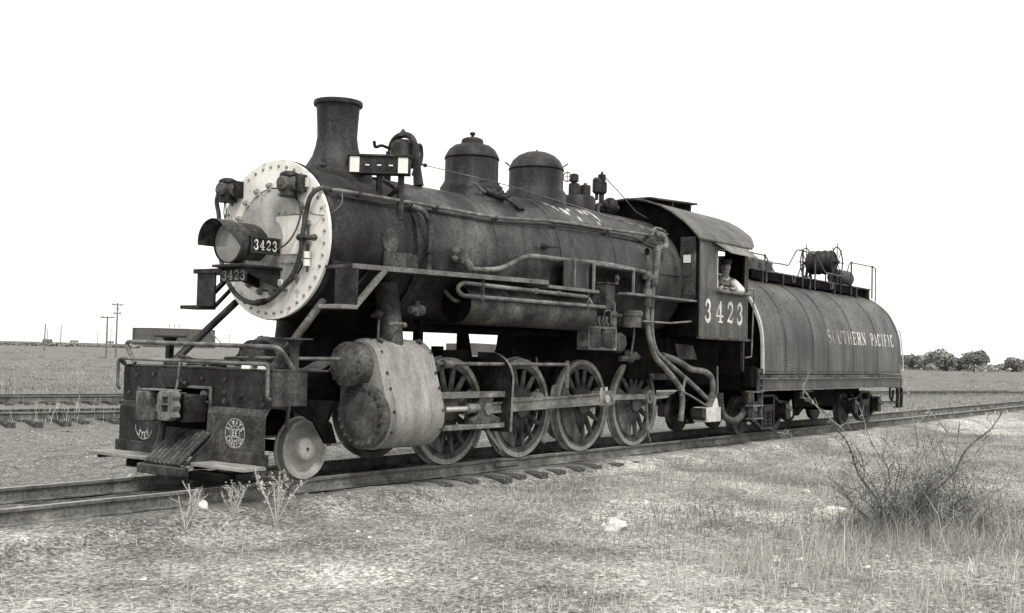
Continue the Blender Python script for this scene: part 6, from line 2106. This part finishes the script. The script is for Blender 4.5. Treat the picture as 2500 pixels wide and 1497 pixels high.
P = scatter(22000, 13, 70, 2.0, 34, lambda x, y: .25 + .75 * sst(.35, .6, vnoise(x, y, 3.5, 19)), 28)
blades("dry_grass", P, .06 + .2 * rng.random(len(P)) ** 1.8, .009, M_FIELD, .8, seed=13)["label"] = "dry grass behind the track to the right of the tender"

# stones: one scattered mass plus the white ones that can be picked out
def stones(name, n_, x0, x1, y0, y1, dens, smin, smax, m, seed):
    P = scatter(n_, x0, x1, y0, y1, dens, seed)
    r_ = np.random.default_rng(seed)
    k = len(P)
    base = np.array([(1, .2, .1), (-.9, 0, .2), (.1, 1, .15), (0, -1, .1), (.35, .3, .8), (0, 0, -.6)], float)
    s = (smin + (smax - smin) * r_.random(k) ** 3)
    V = base[None] * (.6 + .7 * r_.random((k, 6, 1))) * s[:, None, None]
    a = r_.uniform(0, 2 * PI, k)
    ca, sa_ = np.cos(a)[:, None], np.sin(a)[:, None]
    X = V[..., 0] * ca - V[..., 1] * sa_
    Y = V[..., 0] * sa_ + V[..., 1] * ca
    V = np.stack([X, Y, V[..., 2] * .7], -1) + P[:, None, :]
    f_ = np.array([(0, 2, 4), (2, 1, 4), (1, 3, 4), (3, 0, 4), (2, 0, 5), (1, 2, 5), (3, 1, 5), (0, 3, 5)])
    Fc = (np.arange(k)[:, None, None] * 6 + f_[None]).reshape(-1, 3)
    o = bpy.data.objects.new(name, np_mesh(name, V.reshape(-1, 3), Fc, m, False))
    COL.objects.link(o)
    o["kind"] = "stuff"
    return o


stones("gravel", 110000, -15, 9, -9, -1.3, lambda x, y: .35 + .65 * sst(.4, .62, vnoise(x, y, 1.4, 24)), .006, .026, M_STONE, 51)["label"] = "loose gravel on the near side of the track"
stones("pebbles", 900, -14, 4, -8.6, -1.6, lambda x, y: .3 + .7 * sst(.4, .62, vnoise(x, y, 1.8, 26)), .022, .06, M_STONE, 54)["label"] = "larger pale pebbles strewn over the foreground"
stones("gravel", 50000, -12, 12, 1.2, 14, lambda x, y: .4 + .6 * sst(.4, .62, vnoise(x, y, 1.4, 25)), .010, .042, M_CINDER, 52)["label"] = "coarse gravel on the far side of the track"
stones("gravel", 5000, -15, 14, -1.3, 1.3, lambda x, y: .7 + 0 * x, .008, .045, M_CINDER, 53)["label"] = "ballast between the rails"


def stone(x, y, sx, sy, sz, rz, label):
    r_ = np.random.default_rng(int(abs(x * 1000)))
    mb = MB().ball((0, 0, 0), 1, 12, (1, 1, 1))
    ph = r_.uniform(0, 6, 6)
    vv = []
    for v in mb.v:
        k = 1 + .22 * math.sin(3.1 * v[0] + ph[0]) * math.sin(2.7 * v[1] + ph[1]) + .18 * math.sin(4.3 * v[2] + 2.2 * v[0] + ph[2]) + .08 * math.sin(9 * v[1] + ph[3])
        vv.append((v[0] * sx * k, v[1] * sy * k, v[2] * sz * k))
    mb.v = vv
    o = mb.build("stone", M_WSTONE, smooth=25)
    o.location = (x, y, float(ground_z(x, y)) + sz * .55)
    o.rotation_euler = (0, 0, rz)
    tag(o, label, "stone", "white stones on the ground")


stone(-7.04, -4.64, .15, .09, .085, -.9, "largest white stone, alone in the grass below the third driving wheel")
stone(-10.2, -1.30, .065, .04, .05, -.6, "small white stone left of the pale weed")
stone(-4.15, -6.15, .14, .06, .07, -1.2, "flat white stone under the bare thorn bush")
stone(-4.4, -6.0, .05, .05, .06, .2, "white stone broken off beside the flat one under the bush")
stone(-5.2, -4.0, .06, .04, .03, .2, "small white stone in the grass above the largest one")
stone(-2.2, -5.0, .07, .05, .045, .5, "white pebble left of the thorn bush's stems")
stone(-2.9, -4.4, .06, .05, .04, .5, "pale pebble farther left of the thorn bush's stems")
stone(-8.0, -7.0, .07, .05, .035, .5, "white pebble in the tall grass at the bottom right")
x, y = -8.55, 2.35
stone(x, y, .07, .06, .085, .2, "upright white stone beyond the track left of the pilot")

# pale weeds in front of the pilot


def weed(x, y, h, n_, label, m, seed, spread=.5, leafy=True, leaf=.02):
    t = thing("weed", label, "weed", (x, y, float(ground_z(x, y)) - .01), "weeds beside the near rail")
    r_ = np.random.default_rng(seed)
    tips = []
    sm_ = MB()
    for k in range(n_):
        a = r_.uniform(0, 2 * PI)
        q_ = r_.uniform(.2, 1) * spread
        hh = h * r_.uniform(.55, 1)
        p = [(0, 0, 0), (q_ * .25 * math.cos(a), q_ * .25 * math.sin(a), hh * .35), (q_ * .65 * math.cos(a + .3), q_ * .65 * math.sin(a + .3), hh * .7), (q_ * math.cos(a + .2), q_ * math.sin(a + .2), hh)]
        p = smooth_path(p, 3)
        sm_.tube(p, list(np.linspace(.007, .0025, len(p))), 5)
        tips += [tuple(p[j]) for j in range(len(p) // 2, len(p))]
        for j in (5, 7):
            b = Vector(p[j])
            e = b + Vector((r_.uniform(-.1, .1), r_.uniform(-.1, .1), r_.uniform(.04, .12)))
            sm_.tube([b, e], [.004, .002], 4)
            tips += [tuple(e), tuple(b.lerp(e, .6))]
    sm_.build("stem", m, t)
    if leafy:
        o = bpy.data.objects.new("leaves", leaf_cloud("leaves", tips, [.035] * len(tips), 7, leaf, m, 1, seed + 3, .9))
        COL.objects.link(o)
        o.parent = t
        o["kind"] = "stuff"


weed(-10.0, -2.25, .60, 8, "pale leafy weed in front of the leading wheel", M_LEAFP, 61, .26, True, .013)
weed(-10.15, -1.75, .40, 9, "dry stalky weed under the right foot board", M_LEAFP, 62, .20, True, .008)
weed(-10.55, -1.6, .36, 6, "thin dry weed at the near rail, left of the stalky one", M_LEAFP, 63, .14, True, .006)
weed(-10.9, -1.9, .40, 6, "low wispy weed at the near rail, farthest left", M_GRASS, 64, .2, True, .006)

# bare thorn bush on the right, built of branches given in metres across and up from its root
BX, BY = -4.80, -7.26
bz = float(ground_z(BX, BY))
bush = thing("thorn_bush", "bare thorny bush with crooked pale branches at the lower right", "bush", (BX, BY, bz))


def bpt(a, z, d=0.0):
    return Vector((r2.x * a + f2.x * d, r2.y * a + f2.y * d, z))


# (across, up, depth) lists
BR = [
    ([(-.35, .35, .0), (-.55, .62, .05), (-.62, .85, .08), (-.68, 1.0, .10), (-.75, 1.08, .1), (-.90, 1.30, .16), (-1.05, 1.43, .2), (-1.17, 1.50, .22), (-1.16, 1.66, .25), (-1.20, 1.79, .27), (-1.35, 1.90, .3), (-1.48, 2.0, .33)], .026),
    ([(-.68, 1.0, .10), (-.80, 1.06, .02), (-1.02, 1.04, -.05), (-1.28, 1.0, -.1), (-1.42, 1.08, -.1), (-1.55, 1.10, -.1)], .012),
    ([(-.48, .62, .05), (-.55, .83, -.05), (-.64, .98, -.1), (-.82, 1.18, -.12), (-1.06, 1.36, -.15), (-1.17, 1.49, -.15), (-1.22, 1.54, -.15), (-1.28, 1.62, -.15)], .018),
    ([(-.05, .72, .1), (-.16, .98, .2), (-.28, 1.06, .25), (-.42, 1.09, .3), (-.54, 1.08, .33)], .015),
    ([(.30, .60, .5), (.31, .95, .52), (.28, 1.2, .55), (.25, 1.30, .56), (.27, 1.46, .58), (.20, 1.6, .6), (.15, 1.78, .62), (.12, 1.9, .64)], .018),
    ([(.20, .40, -.1), (.36, .56, -.15), (.48, .70, -.2), (.56, .90, -.22), (.68, 1.06, -.25), (.86, 1.22, -.3), (1.0, 1.45, -.3)], .03),
    ([(.50, .72, -.2), (.70, .70, -.25), (.95, .74, -.3)], .014),
    ([(.54, .80, -.2), (.70, .86, -.1), (.9, .95, 0)], .014),
    ([(-.52, .72, .04), (-.65, .78, .0), (-.7, .82, -.02)], .014),
    ([(-.20, .02, .0), (-.35, .35, .0)], .035), ([(0.0, .0, .0), (-.12, .35, .08), (-.05, .72, .1)], .025), ([(.05, 0, .0), (.12, .2, -.05), (.20, .40, -.1)], .035), ([(.1, 0, .3), (.22, .3, .42), (.30, .60, .5)], .022),
    ([(-.62, .85, .08), (-.45, 1.0, .2), (-.40, 1.2, .3), (-.46, 1.4, .35)], .012),
]
r_ = np.random.default_rng(77)
for pts, rad in BR:
    P3 = [bpt(*p) for p in pts]
    b_ = MB().tube(smooth_path(P3, 2), list(np.linspace(rad * .5, max(.003, rad * .16), (len(P3) - 1) * 2 + 1)), 6)
    for k in range(1, len(P3)):                       # thorns and side twigs
        for j in range(5):
            t = r_.random()
            p = P3[k - 1].lerp(P3[k], t)
            d = Vector((r_.normal(), r_.normal(), r_.normal() + .5)).normalized()
            ln = r_.choice([.05, .07, .12, .22], p=[.4, .3, .2, .1])
            e = p + d * ln
            b_.tube([p, e], [.005, .002], 4)
            if ln > .15:
                e2 = e + Vector((r_.normal(), r_.normal(), r_.normal())).normalized() * .12
                b_.tube([e, e2], [.003, .0015], 4)
    b_.build("branch", M_BARKD if rad > .024 or pts[0][1] < .3 else M_BARK, bush)
for k in range(22):                                    # more crooked stems between the main ones
    a, d = r_.normal(.22, .42), r_.normal(0, .32)
    hh = r_.uniform(.6, 1.55)
    P3 = [bpt(a * .6, .02, d * .6)]
    dirv = Vector((r_.normal() * .22, r_.normal() * .22, 1)).normalized() + (r2 * a + f2 * d) * .25
    b_ = MB()
    for j in range(6):
        dirv = (dirv.normalized() + Vector((r_.normal(), r_.normal(), r_.normal() * .3)) * .3).normalized()
        P3.append(P3[-1] + dirv * hh / 6)
    b_.tube(P3, list(np.linspace(.009, .003, 7)), 5)
    for j in range(14):
        i0 = r_.integers(1, 6)
        p = P3[i0].lerp(P3[i0 + 1], r_.random())
        e = p + (Vector((r_.normal(), r_.normal(), r_.normal() * .6 + .5)).normalized() + dirv * .3) * r_.uniform(.08, .3)
        e2 = e + Vector((r_.normal(), r_.normal(), r_.normal() + .3)).normalized() * r_.uniform(.05, .15)
        b_.tube([p, e, e2], [.0045, .003, .0018], 4)
    b_.build("branch", M_BARK if k % 2 else M_BARKD, bush)
tw = MB()
for k in range(480):                                   # fine twigs low down
    a, d = r_.normal(.28, .46), r_.normal(0, .40)
    p = bpt(a, .02, d)
    pts = [p]
    dirv = Vector((r_.normal() * .35, r_.normal() * .35, 1)).normalized()
    sc_ = r_.uniform(.5, 1.1) * (1.45 if r_.random() < .3 else 1)
    for j in range(4):
        dirv = (dirv + Vector((r_.normal(), r_.normal(), r_.normal() * .4)) * .45).normalized()
        pts.append(pts[-1] + dirv * r_.uniform(.08, .26) * sc_)
    tw.tube(pts, [.0045, .004, .0032, .0026, .002], 3)
tw.build("twigs", M_TWIG, bush)["kind"] = "stuff"
cen = [tuple(bpt(r_.normal(.25, .45), abs(r_.normal(.35, .30)), r_.normal(0, .35))) for k in range(420)]
o = bpy.data.objects.new("leaves", leaf_cloud("leaves", cen, [.12] * len(cen), 16, .010, M_LEAF, 1, 79, .95))
COL.objects.link(o)
o.parent = bush
o["kind"] = "stuff"
# dark scrub round its foot
def d_scrub(x, y):
    a = (x - BX) * r2.x + (y - BY) * r2.y
    d = (x - BX) * f2.x + (y - BY) * f2.y
    return np.clip(np.exp(-((a - .05) / .95) ** 2 - (d / .9) ** 2) * 1.2, 0, 1)


P = scatter(15000, BX - 3, BX + 3, BY - 3, BY + 3, d_scrub, 81)
blades("scrub", P, .06 + .26 * rng.random(len(P)) ** 1.8, .0028, M_GRASSM, .9, seed=82)["label"] = "dark low scrub round the foot of the thorn bush"
P = scatter(9000, BX - 4.5, BX + 1, BY - .5, BY + 5, lambda x, y: np.exp(-((x + 6.0) / 1.7) ** 2 - ((y + 5.2) / .9) ** 2) + .35 * np.exp(-((x + 3.2) / 2.6) ** 2 - ((y + 4.9) / .7) ** 2), 83)
blades("scrub", P, .04 + .11 * rng.random(len(P)) ** 1.6, .003, M_GRASSD, .9, seed=84)["label"] = "thin dark scrub in the grass left of the thorn bush"
